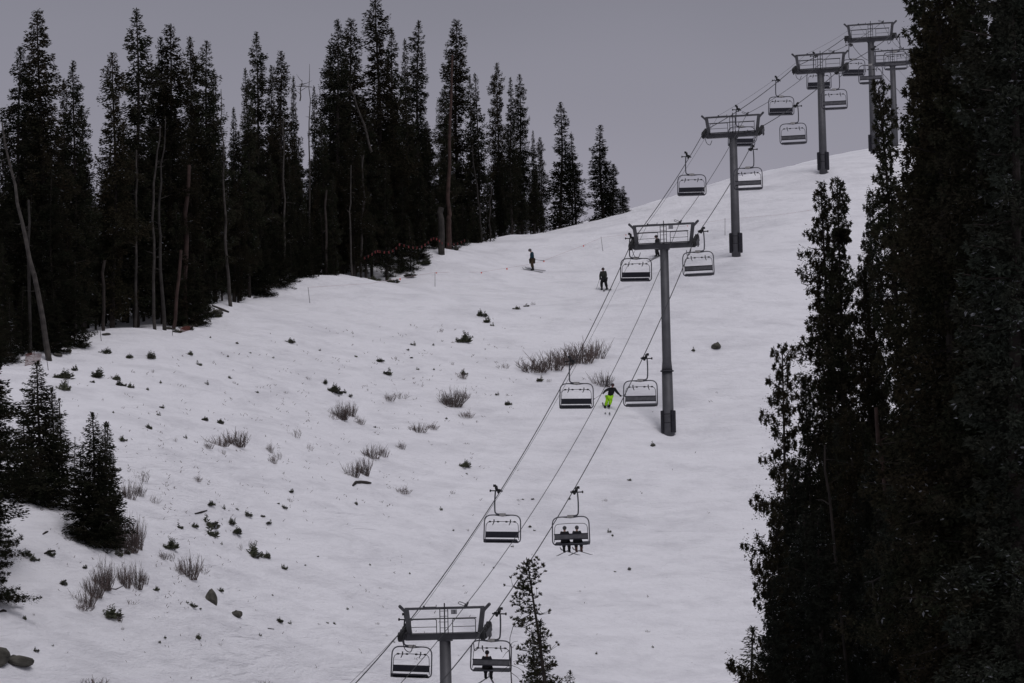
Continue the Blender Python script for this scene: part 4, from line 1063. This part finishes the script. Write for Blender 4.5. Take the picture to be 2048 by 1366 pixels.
for a, lab, m in (((1822, 530, 1826, 680, 132, .06), 'pale slim stem behind the left border of the right stand', 'dead'), ((1832, 560, 1835, 700, 133, .05), 'second pale slim stem beside the first at the right stand border', 'dead'),
          ((1975, 655, 1979, 785, 92, .04), 'reddish peeled stem showing between crowns near the right edge', 'redbark'),
          ((2024, 875, 2046, 1090, 90, .04), 'thin pale leaning stem at the right edge, lower half', 'dead'), ((1752, 815, 1765, 915, 112, .10), 'reddish trunk section in the middle of the right stand', 'redbark'),
          ((1745, 1160, 1753, 1215, 104, .04), 'twin pale stem low in the right stand', 'dead'), ((1650, 890, 1664, 1040, 112, .06), 'dim trunk seen between boughs behind the open ragged spruce', 'bark'), ((1995, 860, 2003, 1000, 92, .04), 'grey stem between crowns right of the middle of the right stand', 'dead')):
    x0, y0, x1, y1, Y, r_ = a
    top = P(x0, y0, Y); bot = P(x1, y1, Y); ft = bot + (bot - top) * ((bot[2] - gz(bot[0], Y)) / (top[2] - bot[2]))
    snag([ft, bot, top], r_, r_ * .6, lab, m, 3, int(x0))

# ---- open pine in front of the riders' chair
def pine(px_tip, py_tip, Y, label):
    g_ = random.Random(4)
    foot_px = 1092
    tp = [P(a, b, Y) for a, b in ((1096, 1400), (1085, 1330), (1076, 1260), (1068, 1210), (1061, 1165), (1056, 1128))]
    b = np.array([tp[0][0] + 0.5, Y, gz(tp[0][0] + .5, Y)]); root = empty('pine_tree', b, (0, 0, 0), label, 'tree')
    q = [np.zeros(3)] + [p - b for p in tp]; mb = MB().tube(q, [.14, .095, .08, .065, .05, .035, .016], 8)
    crown = []; rs = np.random.RandomState(8)
    def tuft(p, d, n=17, L=.15):
        for _ in range(n):
            v = np.array(d) * 0.9 + rs.normal(0, .55, 3); v /= np.linalg.norm(v); w = np.cross(v, rs.normal(0, 1, 3)); w = w / np.linalg.norm(w) * .018
            l = L * rs.uniform(.6, 1.2); crown.append([p, p + v * l * .4 + w, p + v * l, p + v * l * .4 - w])
    def limb(z_py, side, L, depth=0, upw=.35):
        # attach at trunk height
        pys = [1128, 1165, 1210, 1260, 1330, 1400]; pxs = [1056, 1061, 1068, 1076, 1085, 1096]
        p = P(float(np.interp(z_py, pys, pxs)), z_py, Y) - b; a = (0 if side > 0 else math.pi) + g_.uniform(-.7, .7)
        e_ = p + np.array([math.cos(a) * L, math.sin(a) * L, L * upw]); mid = (p + e_) / 2 + np.array([0, 0, -.12 * L])
        mb.tube([p, mid, e_], [.03, .022, .01], 4, False)
        nb = int(6 + L * 13)
        for i in range(nb):
            t = g_.uniform(.25, 1.0); c = (1 - t) ** 2 * p + 2 * t * (1 - t) * mid + t * t * e_
            off = rs.normal(0, .17, 3) * np.array([1, 1, .75]); off[2] = abs(off[2])
            mb.tube([c, c + off], [.012, .006], 3, False); tuft(c + off, off / (np.linalg.norm(off) + 1e-6) + np.array([0, 0, .5]))
    for z_py, s, L, u in [(q_[0], q_[1], q_[2] * 1.25, q_[3]) for q_ in [(1133, -1, .15, .6), (1135, 1, .2, .6), (1142, -1, .3, .4), (1146, 1, .38, .5), (1150, -1, .35, .4), (1158, 1, .42, .4), (1163, -1, .45, .2), (1170, 1, .3, .3), (1176, -1, .85, .12),
                          (1180, -1, .65, .1), (1190, -1, .4, .1), (1196, 1, .2, .2), (1203, -1, .6, .25), (1214, -1, .7, .15), (1222, -1, .55, 0), (1226, 1, .35, -.1), (1236, -1, .9, -.1), (1243, -1, .85, -.2),
                          (1262, -1, .35, -.1), (1272, 1, .35, 0), (1285, -1, .5, 0), (1295, -1, .75, -.1), (1300, 1, .4, 0), (1312, -1, .85, -.25), (1322, -1, .7, -.3), (1332, 1, .5, 0), (1345, -1, .6, -.2), (1362, -1, .7, -.1), (1366, 1, .6, 0)]]:
        limb(z_py, s, L, 0, u)
    # long bare drooping branch crossing the lone rider's chair
    pts = [P(a, c, Y - .4) - b for a, c in ((1062, 1228), (1040, 1240), (1026, 1253), (1020, 1275), (1019, 1300), (1021, 1330), (1023, 1366), (1028, 1420))]
    mb.tube(pts, [.02, .018, .015, .014, .017, .024, .030, .034], 5)
    for k, (a, c) in enumerate((((1021, 1330), (1003, 1345)), ((1022, 1345), (1045, 1366)), ((1019, 1300), (1005, 1316)), ((1021, 1330), (1050, 1345)), ((1019, 1290), (1036, 1282)))):
        p0 = P(a[0], a[1], Y - .4) - b; p1 = P(c[0], c[1], Y - .6) - b; mb.tube([p0, (p0 + p1) / 2 + np.array([0, 0, .05]), p1], [.014, .01, .006], 4, False)
    mb.build('trunk', M['bark'], root)
    Q = np.array(crown).reshape(-1, 3)
    link('crown', np_mesh('crown', Q, np.arange(len(Q), dtype=np.int32).reshape(-1, 4), M['folpine']), root)
pine(1056, 1125, 152, 'open topped pine with tufted boughs rising at the bottom edge beside the lone rider')
tip_tree('y1', 1088, 1243, 188, 1.0, 'narrow dark fir at the bottom edge behind the open pine, right side', 'firs at the bottom edge')
tip_tree('y1', 1070, 1268, 189, .9, 'dark fir at the bottom edge around the open pine trunk', 'firs at the bottom edge')
t = P(1135, 1343, 165); tip_tree('y1', 1135, 1343, 190, 1.1, 'tiny fir tip just showing at the bottom edge right of the pine', 'firs at the bottom edge')
# ------------------------------------------------------------------ small plants, rocks, wood on the slope
def shrub_mesh(seed, n_st=7, spread=.5):
    """krummholz seedling clump about 1 m wide, 0.8 m high"""
    g_ = np.random.RandomState(seed); Q = []
    for k in range(n_st):
        a = g_.uniform(0, 6.28); d = spread * g_.uniform(.1, 1) ; hgt = g_.uniform(.25, .8) * (1 - .45 * d / spread)
        b = np.array([math.cos(a) * d * .75, math.sin(a) * d * .6, -.05]); tip = b + np.array([math.cos(a) * d * .45, math.sin(a) * d * .3, hgt])
        for i in range(52):
            t = g_.rand(); c = b + (tip - b) * t; az = g_.uniform(0, 6.28); L = (.26 * (1 - t) + .06) * g_.uniform(.6, 1.2)
            v = np.array([math.cos(az), math.sin(az), g_.uniform(-.1, .7)]); v /= np.linalg.norm(v); w = np.cross(v, g_.normal(0, 1, 3)); w = w / np.linalg.norm(w) * L * .15
            for ww in (w, np.cross(v, w)):
                Q.append([c, c + v * L * .45 + ww, c + v * L, c + v * L * .45 - ww])
    Q = np.array(Q).reshape(-1, 3)
    return np_mesh('evergreen_shrub', Q, np.arange(len(Q), dtype=np.int32).reshape(-1, 4), M['folsh'])
SH = [shrub_mesh(s, n) for s, n in ((1, 8), (2, 6), (3, 10), (4, 5), (5, 12))]
SP = [shrub_mesh(s, n, .25) for s, n in ((6, 2), (7, 3), (8, 2))]
def willow_mesh(seed, n=70, spread=.5, tilt=0.0):
    g_ = np.random.RandomState(seed); mb = MB()
    for k in range(n):
        a = g_.uniform(0, 6.28); d = spread * math.sqrt(g_.rand()); x, y = math.cos(a) * d, math.sin(a) * d * .6; L = g_.uniform(.35, 1.0)
        o = np.array([x * .8 + g_.normal(0, .22) + tilt, y * .5 + g_.normal(0, .2), 1.0]) * L; o[2] *= .8 * (1.15 - .6 * d / spread)
        p0 = np.array([x, y, -.05]); mid = p0 + o * .5 + np.array([g_.normal(0, .03), 0, 0])
        mb.tube([p0, mid, p0 + o], [.012, .008, .004], 3, False)
        for j in range(3):
            t = g_.uniform(.3, .8); c = p0 + o * t; mb.tube([c, c + np.array([g_.normal(0, .12), g_.normal(0, .08), g_.uniform(.1, .25)]) * L], [.008, .004], 3, False)
    return mb.mesh('willow_bush', M['twig'])
WL = [willow_mesh(s, n, sp) for s, n, sp in ((1, 95, .5), (2, 70, .5), (3, 45, .5), (4, 22, .5), (5, 130, .5))]
def rock_mesh(seed):
    g_ = np.random.RandomState(seed); mb = MB().ball((0, 0, 0), .5, 12, 9); v = np.array(mb.v); off = g_.rand(3) * 9
    nrm = v / (np.linalg.norm(v, axis=1)[:, None] + 1e-9)
    r = 1 + .45 * vnoise(v[:, 0] * 2.2 + off[0] + v[:, 2], v[:, 1] * 2.2 + off[1]) + .3 * vnoise(v[:, 2] * 4 + off[2], v[:, 0] * 4 + v[:, 1] * 3)
    for _ in range(7):
        d_ = g_.normal(0, 1, 3); d_ /= np.linalg.norm(d_); r = np.where(nrm @ d_ > .72, np.minimum(r, .82 / np.maximum(nrm @ d_, .1) * .95), r)
    v = v * r[:, None]; mb.v = v.tolist(); return mb.mesh('rock', M['rock'])
RK = [rock_mesh(s) for s in (1, 2, 3, 4)]

LM = [('the grey boulder at lower left', 424, 1191), ('the low round boulder', 474, 1227), ('the bleached curved log', 724, 969), ('the triple tipped dark fir', 200, 960), ('the big brown willow clump', 250, 1075),
      ('the bushy pointed fir', 80, 850), ('the long willow thicket', 1120, 715), ('the round willow in mid slope', 905, 790), ('the pair of willows in the middle', 735, 925), ('the reddish willow at centre left', 688, 825),
      ('the wide willow row at left', 455, 880), ('the biggest shrub clump', 423, 1050), ('the green trousered skier', 1219, 790), ('the tall tower foot', 1334, 860), ('the nearest tower head', 890, 1240), ('the two riders', 1150, 1080),
      ('the leaning marker pole', 617, 590), ('the forest edge with paired trunks', 320, 660), ('the round bush patch on the upper slope', 928, 676), ('the left edge boulders', 25, 1320), ('the nearest left hand chair', 830, 1330), ('the slanted rock near the tower', 1433, 690),
      ('the leftmost upper shrubs', 160, 742), ('the paired upright willows', 230, 1150), ('the lower right of the slope', 1380, 1150)]
_lab = {}
ORD = ['nearest', 'second nearest', 'third nearest', 'fourth nearest', 'fifth nearest', 'sixth nearest', 'seventh nearest', 'eighth nearest', 'ninth nearest', 'tenth nearest']
pend = []
def place_label(o, px, py, what):
    best = min(LM, key=lambda m: (m[1] - px) ** 2 + (m[2] - py) ** 2 + (1e9 if abs(m[1] - px) + abs(m[2] - py) < 6 else 0))
    dx, dy = px - best[1], py - best[2]
    if abs(dx) > 2 * abs(dy): d_ = 'right of' if dx > 0 else 'left of'
    elif abs(dy) > 2 * abs(dx): d_ = 'below' if dy > 0 else 'above'
    else: d_ = ('lower right of' if dx > 0 else 'lower left of') if dy > 0 else ('upper right of' if dx > 0 else 'upper left of')
    pend.append((what, d_, best[0], math.hypot(dx, dy), o))
def flush_labels():
    groups = {}
    for w_, d_, b, r, o in pend: groups.setdefault((w_, d_, b), []).append((r, o))
    for (w_, d_, b), lst in groups.items():
        lst.sort(key=lambda a: a[0])
        for i, (r, o) in enumerate(lst):
            o['label'] = '%s %s %s' % (w_, d_, b) + ('' if len(lst) == 1 else ', %s' % ORD[min(i, 9)])
rs = random.Random(3)
shr = [(211,700,22),(258,712,13),(303,710,18),(380,706,12),(401,726,16),(474,685,8),(125,746,34),(151,737,14),(197,744,32),(128,772,24),(184,762,10),(232,755,14),(241,766,18),(260,771,14),(295,778,8),(267,744,6),(305,742,9),
 (414,766,9),(321,764,7),(461,754,10),(468,765,8),(513,782,8),(318,827,9),(324,812,12),(226,824,6),(298,853,12),(409,835,14),(441,843,14),(371,874,9),(246,877,16),(257,941,6),(420,1044,36),(429,1061,38),(463,1043,16),(472,1061,20),(497,1026,17),
 (526,1030,10),(536,1043,14),(363,1052,18),(389,1050,14),(340,1088,28),(421,1006,16),(447,1014,10),(475,1018,8),(511,1104,32),(532,1110,16),(443,1087,6),(220,1222,42),(245,1257,9),(238,1239,7),(312,1177,12),(386,1211,14),(374,1205,7),(370,1216,6),
 (400,1218,7),(397,1274,12),(330,1275,8),(318,1282,8),(70,1299,14),(106,1291,4),(49,1236,11),(68,1229,7),(128,1165,14),(55,1106,18),(68,1115,18),(100,1106,18),(238,1106,18),(255,1103,14),(171,1133,12),(441,1179,12),(581,680,16),(590,683,5),
 (963,627,18),(976,640,16),(985,649,8),(883,661,10),(928,676,26),(945,673,6),(827,687,11),(815,698,7),(759,719,14),(749,726,5),(791,716,9),(823,714,8),(778,743,20),(650,762,13),(666,777,22),(676,781,18),(690,782,12),(700,790,10),(677,791,5),
 (571,785,8),(616,756,11),(928,745,13),(868,738,5),(970,698,5),(978,689,5),(867,689,6),(1034,615,12),(1050,609,14),(1066,607,10),(1081,758,14),(1098,761,10),(1015,806,12),(995,788,8),(929,927,20),(584,981,13),(882,1018,8),(774,1012,6),
 (556,1006,6),(569,1013,12),(712,1006,10),(934,947,5),(893,836,6),(749,853,6),(1258,958,9),(1210,1000,9),(1218,1063,8),(1225,1071,6),(1259,1137,9),(1230,1142,5),(1159,1183,6),(1306,889,11),(1387,700,9),(1295,1262,8),(1305,1293,5),(1193,1306,7),
 (568,1135,12),(740,1129,6),(820,1147,5),(760,1175,5),(695,1217,7),(638,1248,6),(755,1247,8),(773,1270,5),(788,1283,5),(560,1240,14),(580,1246,8),(545,1190,5),(512,1220,5),(655,1245,6),(670,1247,7),(1037,1000,7),(1046,998,5),(1065,998,7),
 (1138,997,6),(935,1060,7),(906,1060,5),(1060,1052,8),(1069,1060,5),(1025,1092,6),(988,1135,5),(440,1290,7),(480,1255,5),(520,1270,6),(610,1130,5),(636,1112,5),(835,738,6),(905,727,9),(712,712,6),(640,700,5),(547,715,5),(505,735,5),(500,705,5),(455,712,6),(420,674,5)]
sub = [(-.3, .35, .3), (.45, -.1, .35), (.1, .55, .28)]
for px, py, wpx in shr:
    h = hit(px, py + wpx * .3); Y = h[1]; wm = wpx * Y / FPX
    if wpx >= 12: me = rs.choice(SH); what = 'large evergreen shrub' if wpx > 24 else 'evergreen shrub'; s = wm / .80
    else: me = rs.choice(SP); what = 'small evergreen sprig' if wpx >= 8 else 'tiny evergreen sprig'; s = max(wm / .6, .22)
    if wpx < 12 and rs.random() < .4:
        o = link('willow_bush', WL[3], None, h, (0, 0, rs.uniform(0, 6.28)), (wm * .9, wm * .9, wm * 1.3)); what = 'tiny bare twig tuft'
    else:
        o = link('evergreen_shrub', me, None, h, (0, 0, rs.uniform(0, 6.28)), (s, s, s * rs.uniform(.85, 1.3)))
    tag(o, None, 'shrub', 'evergreen shrubs and sprigs in the snow'); place_label(o, px, py, what)
wil = [(1068,735,60,30,0),(1100,728,60,38,1),(1130,718,55,36,0),(1165,712,60,44,0),(1193,704,40,38,1),(1205,763,38,30,1),(905,802,46,34,4),(925,790,30,24,2),(682,828,34,32,4),(700,822,26,30,1),(668,835,22,14,3),(720,843,22,18,2),(838,858,34,20,1),(865,854,26,16,2),(933,830,30,18,2),
 (777,796,30,18,2),(800,792,30,16,3),(745,908,36,28,1),(765,905,26,26,2),(802,892,20,18,2),(706,944,30,30,1),(728,938,30,38,0),(925,752,20,18,2),(440,885,44,22,1),(472,882,44,34,0),(415,892,26,16,2),(540,897,16,24,2),(546,920,20,22,2),(556,912,16,18,3),(590,868,26,22,3),
 (805,982,36,18,2),(258,985,34,38,1),(278,982,28,30,2),(240,1085,34,60,1),(258,1082,44,66,4),(275,1078,30,60,0),(395,958,20,16,2),(285,955,28,26,3),(208,1160,38,58,4),(190,1180,44,44,0),(172,1200,40,34,1),(250,1158,32,48,0),(272,1160,32,52,1),(288,1158,22,30,2),(380,1142,44,48,0),(360,1140,24,26,2),(405,1140,22,22,3),
 (185,1372,52,26,0),(530,1372,30,16,1),(165,1215,50,20,2),(480,1095,10,16,3),(503,1090,12,22,3),(310,1000,20,20,3),(325,1112,26,20,2),(340,1115,20,22,3),(1007,733,24,14,3),(712,835,10,8,3),(350,880,10,10,3),(445,905,14,12,3),(236,1240,20,14,3),(905,985,10,8,3),(620,895,12,18,3),(580,1000,12,10,3),(260,1205,30,12,3)]
for px, py, wp, hp, kd in wil:
    h = hit(px, py + hp * .3); Y = h[1]; m_ = Y / FPX
    o = link('willow_bush', WL[kd], None, h, (0, 0, rs.choice((0, math.pi)) + rs.uniform(-.3, .3)), (wp * m_ / 1.25, wp * m_ / 1.4, hp * m_ / .60))
    tag(o, None, 'bush', 'leafless willow bushes in the snow')
    place_label(o, px, py, ('small leafless twig bush' if wp < 24 else 'leafless willow bush' if wp < 40 else 'wide leafless willow bush'))
flush_labels()
for px, py, wp, hp, k, rz, lab in ((424, 1192, 28, 32, 0, .4, 'grey boulder standing upright in the snow at lower left'), (474, 1228, 26, 15, 1, 1, 'low round boulder half buried right of the upright one'),
        (-6, 1312, 56, 44, 2, 0, 'boulder cut by the left edge near the bottom corner'), (38, 1320, 62, 24, 1, .2, 'long brown boulder beside the one cut by the left edge'),
        (1433, 691, 22, 15, 1, 2, 'slanted dark rock on the slope right of the tall tower'), (435, 622, 26, 9, 3, .3, 'flat rock at the foot of the forest, right of the brush'), (390, 650, 14, 8, 0, 1, 'small rock on the snow below the paired trunks'),
        (212, 668, 20, 6, 2, 0, 'dark flat stone in the snowy forest gap'), (1305, 890, 10, 6, 2, 0, 'little dark stone left below the tall tower foot'), (335, 656, 22, 6, 1, 0, 'low stone at the foot of the paired grey trunks'), (441, 843, 11, 8, 0, 1, 'small dark stone above the wide willow row'), (115, 709, 22, 6, 3, 0, 'flat dark stone beside the leaning trunk foot')):
    h = hit(px, py + hp * .35); m_ = h[1] / FPX; s = wp * m_; o = link('boulder', RK[k], None, h + np.array([0, 0, hp * m_ * .22]), (0, 0, rz), (s, s, max(hp * m_ * 1.1, .12))); tag(o, lab, 'rock', 'rocks in the snow')
def logobj(pp, r, label, m='dead'):
    hs = [hit(a, b) for a, b in pp]; b = hs[0]; pts = [p - b + np.array([0, 0, r * .7]) for p in hs]
    o = MB().tube(pts, [r * .6] + [r] * (len(pts) - 2) + [r * .5], 7).build('log', M[m], None, loc=b); return tag(o, label, 'log', 'fallen branches and logs')
logobj([(706, 973), (712, 968), (722, 966), (734, 967), (742, 968)], .10, 'curved dark log lying on the snow in mid slope', 'bark')
logobj([(86, 1070), (92, 1066), (96, 1064)], .06, 'short stick on the snow left of the triple tipped fir', 'bark')
logobj([(89, 1109), (98, 1105), (110, 1103)], .07, 'bent branch on the snow below the triple tipped fir', 'bark')
logobj([(390, 1029), (402, 1026), (414, 1022)], .06, 'thin branch above the biggest shrub clump', 'bark')
logobj([(123, 1167), (132, 1163)], .08, 'short dark log left of the upright willows', 'bark')
logobj([(215, 1178), (232, 1180), (246, 1172)], .03, 'thin bent twig lying below the upright willows', 'bark')
logobj([(425, 613), (445, 622), (458, 626)], .10, 'fallen log at the forest foot beside the flat rock')
logobj([(0, 1225), (7, 1223), (13, 1224)], .07, 'short dark branch at the left edge under the big spruce', 'bark')
logobj([(536, 1257), (548, 1259)], .04, 'little stick right of the low boulder', 'bark')
# countless tiny twigs and needles
rg = np.random.RandomState(12); mb = MB()
for k in range(680):
    u = rg.rand()
    if u < .5: px, py = rg.normal(420, 190), rg.normal(960, 170)
    elif u < .8: px, py = rg.normal(820, 150), rg.normal(760, 110)
    else: px, py = rg.uniform(100, 1480), rg.uniform(640, 1360)
    lim = np.interp(px, [0, 430, 1000, 1100], [760, 650, 600, 560])
    if not (40 < px < 1480 and lim + 20 < py < 1362) or (px > 1060 and rg.rand() < .6): continue
    h = hit(px, py)
    for j in range(rg.randint(1, 4)):
        a = rg.uniform(0, 6.28); L = rg.uniform(.05, .17); p = h + np.array([rg.normal(0, .12), rg.normal(0, .12), 0]); p[2] = gz(p[0], p[1]) - .01
        mb.tube([p, p + np.array([math.cos(a) * L, math.sin(a) * L, rg.uniform(.02, .14)])], [.019, .008], 3, False)
tag(mb.build('scattered_twigs', M['twig']), 'tiny twigs and needle bits scattered over the snow', kind='stuff')
# brush at the forest foot
for px, py, wp in ((375, 632, 30), (400, 622, 34), (430, 612, 30), (355, 640, 22), (780, 512, 36), (820, 497, 30), (850, 492, 34), (745, 520, 26), (130, 690, 30), (165, 688, 30), (905, 487, 26)):
    h0 = P(px, py, crestY(px) - 1.5); z = gz(h0[0], h0[1]); s = wp * h0[1] / FPX / .95
    o = link('evergreen_shrub', rs.choice(SH), None, (h0[0], h0[1], z), (0, 0, rs.uniform(0, 6)), (s, s, s * .8)); tag(o, None, 'shrub', 'brush at the foot of the forest'); place_label(o, px, py, 'dark brush')
flush_labels()

# ------------------------------------------------------------------ marker poles, ropes with flags, netting
def mpole(px, py0, py1, dx, label, Y=None):
    f = hit(px + dx, py1) if Y is None else None
    if Y is not None: f = P(px + dx, py1, Y); f[2] = gz(f[0], Y)
    t = P(px, py0, f[1]); b = f - np.array([0, 0, .1])
    o = MB().tube([(0, 0, 0), t - b], [.022, .016], 6).build('marker_pole', M['pole'], None, loc=b); return tag(o, label, 'marker pole', 'marker poles along the run')
mpole(616, 574, 606, 4, 'leaning dark marker pole on the snow below mid forest')
mpole(870, 545, 573, 0, 'upright thin marker pole with orange band left of the teal jacketed skier')
mpole(1202, 473, 502, 4, 'leaning thin marker pole right of the teal jacketed skier near the skyline')
mpole(1450, 436, 470, 0, 'faint marker pole left of the third tower foot')
mpole(93, 714, 741, 4, 'thin marker pole below the leaning pale trunk at left')
mpole(345, 655, 671, 0, 'short marker pole below the paired grey trunks')
mpole(200, 660, 682, 3, 'short marker pole in the snowy gap at left')
def flagline(pp, fl, label, col, r=.008, up=.9, size=(.12, .15), Yf=None):
    pts = []
    for a, b in pp:
        h = hit(a, b) if Yf is None else P(a, b, Yf(a)); pts.append(np.array(h) + (np.array([0, 0, 0.12]) if Yf is None else 0))
    b0 = pts[0]; root = empty('flag_line', b0, (0, 0, 0), label, 'flag line')
    MB().tube([p - b0 for p in pts], r, 4).build('cord', M['cord'] if col == 'flag' else M['rope'], root)
    cum = np.linspace(0, len(pts) - 1, 200)
    fm = MB(); w_, h_ = size
    fm.v = [[-w_ / 2, 0, 0], [w_ / 2, 0, 0], [w_ / 2 * .8, .02, -h_], [-w_ / 2 * .7, -.01, -h_], [-w_ / 2, .006, 0], [w_ / 2, .006, 0], [w_ / 2 * .8, .026, -h_], [-w_ / 2 * .7, -.004, -h_]]
    fm.f = [[0, 1, 2, 3], [7, 6, 5, 4], [0, 4, 5, 1], [1, 5, 6, 2], [2, 6, 7, 3], [3, 7, 4, 0]]
    me = fm.mesh('flag', M[col])
    for t in fl:
        j = min(int(t), len(pts) - 2); q = pts[j] + (pts[j + 1] - pts[j]) * (t - j) - b0
        link('flag', me, root, q, (rs.uniform(-.2, .2), rs.uniform(-.2, .2), rs.uniform(-.7, .7)))
    return root
flagline([(617, 578), (740, 570), (870, 548), (963, 547), (1063, 531), (1088, 524), (1167, 493), (1204, 478)], [1.45, 2.03, 3.0, 3.5, 5.0, 6.0], 'thin marker rope with a few orange flags crossing the slope behind the teal skier', 'flag')
flagline([(1204, 478), (1300, 466), (1450, 442), (1560, 432), (1700, 412)], [.5, 1.5, 3.4], 'faint marker rope running to the right under the skyline', 'flag', size=(.07, .1))
flagline([(728, 514), (742, 508), (752, 500), (760, 501), (775, 503), (788, 498), (800, 486), (815, 491), (830, 494), (845, 491), (856, 483), (865, 474), (875, 476), (884, 484), (905, 487), (918, 484), (930, 479)],
         list(np.linspace(0.05, 15.95, 28)), 'dense line of small red flags strung along the forest edge', 'flagr', r=.004, up=0, size=(.11, .20), Yf=lambda a: crestY(a) - 3.2)
def netting(pp, hgt, label):
    pts = []
    for a, b in pp:
        q = P(a, b, crestY(a) - 2.2); pts.append(np.array([q[0], q[1], gz(q[0], q[1])]))
    b0 = pts[0]; mb = MB()
    for i in range(len(pts) - 1):
        a, b = pts[i] - b0, pts[i + 1] - b0; n = 10
        for k in range(n + 1):
            p = a + (b - a) * k / n; hh = hgt * (1 - .5 * i / len(pts)); mb.tube([p, p + np.array([.1, 0, hh])], .012, 3, False)
        for z in np.linspace(.05, hgt * .95, 8): mb.tube([a + np.array([0, 0, z]), b + np.array([0, 0, z * (1 - .5 * i / len(pts))])], .012, 3, False)
    return tag(mb.build('safety_netting', M['net'], None, loc=b0), label, 'netting')
netting([(50, 716), (66, 713), (80, 708)], .75, 'sagging orange plastic netting by the trees at the left edge')
netting([(360, 650), (372, 645), (384, 640)], .35, 'low orange netting at the foot of the red barked trunk')
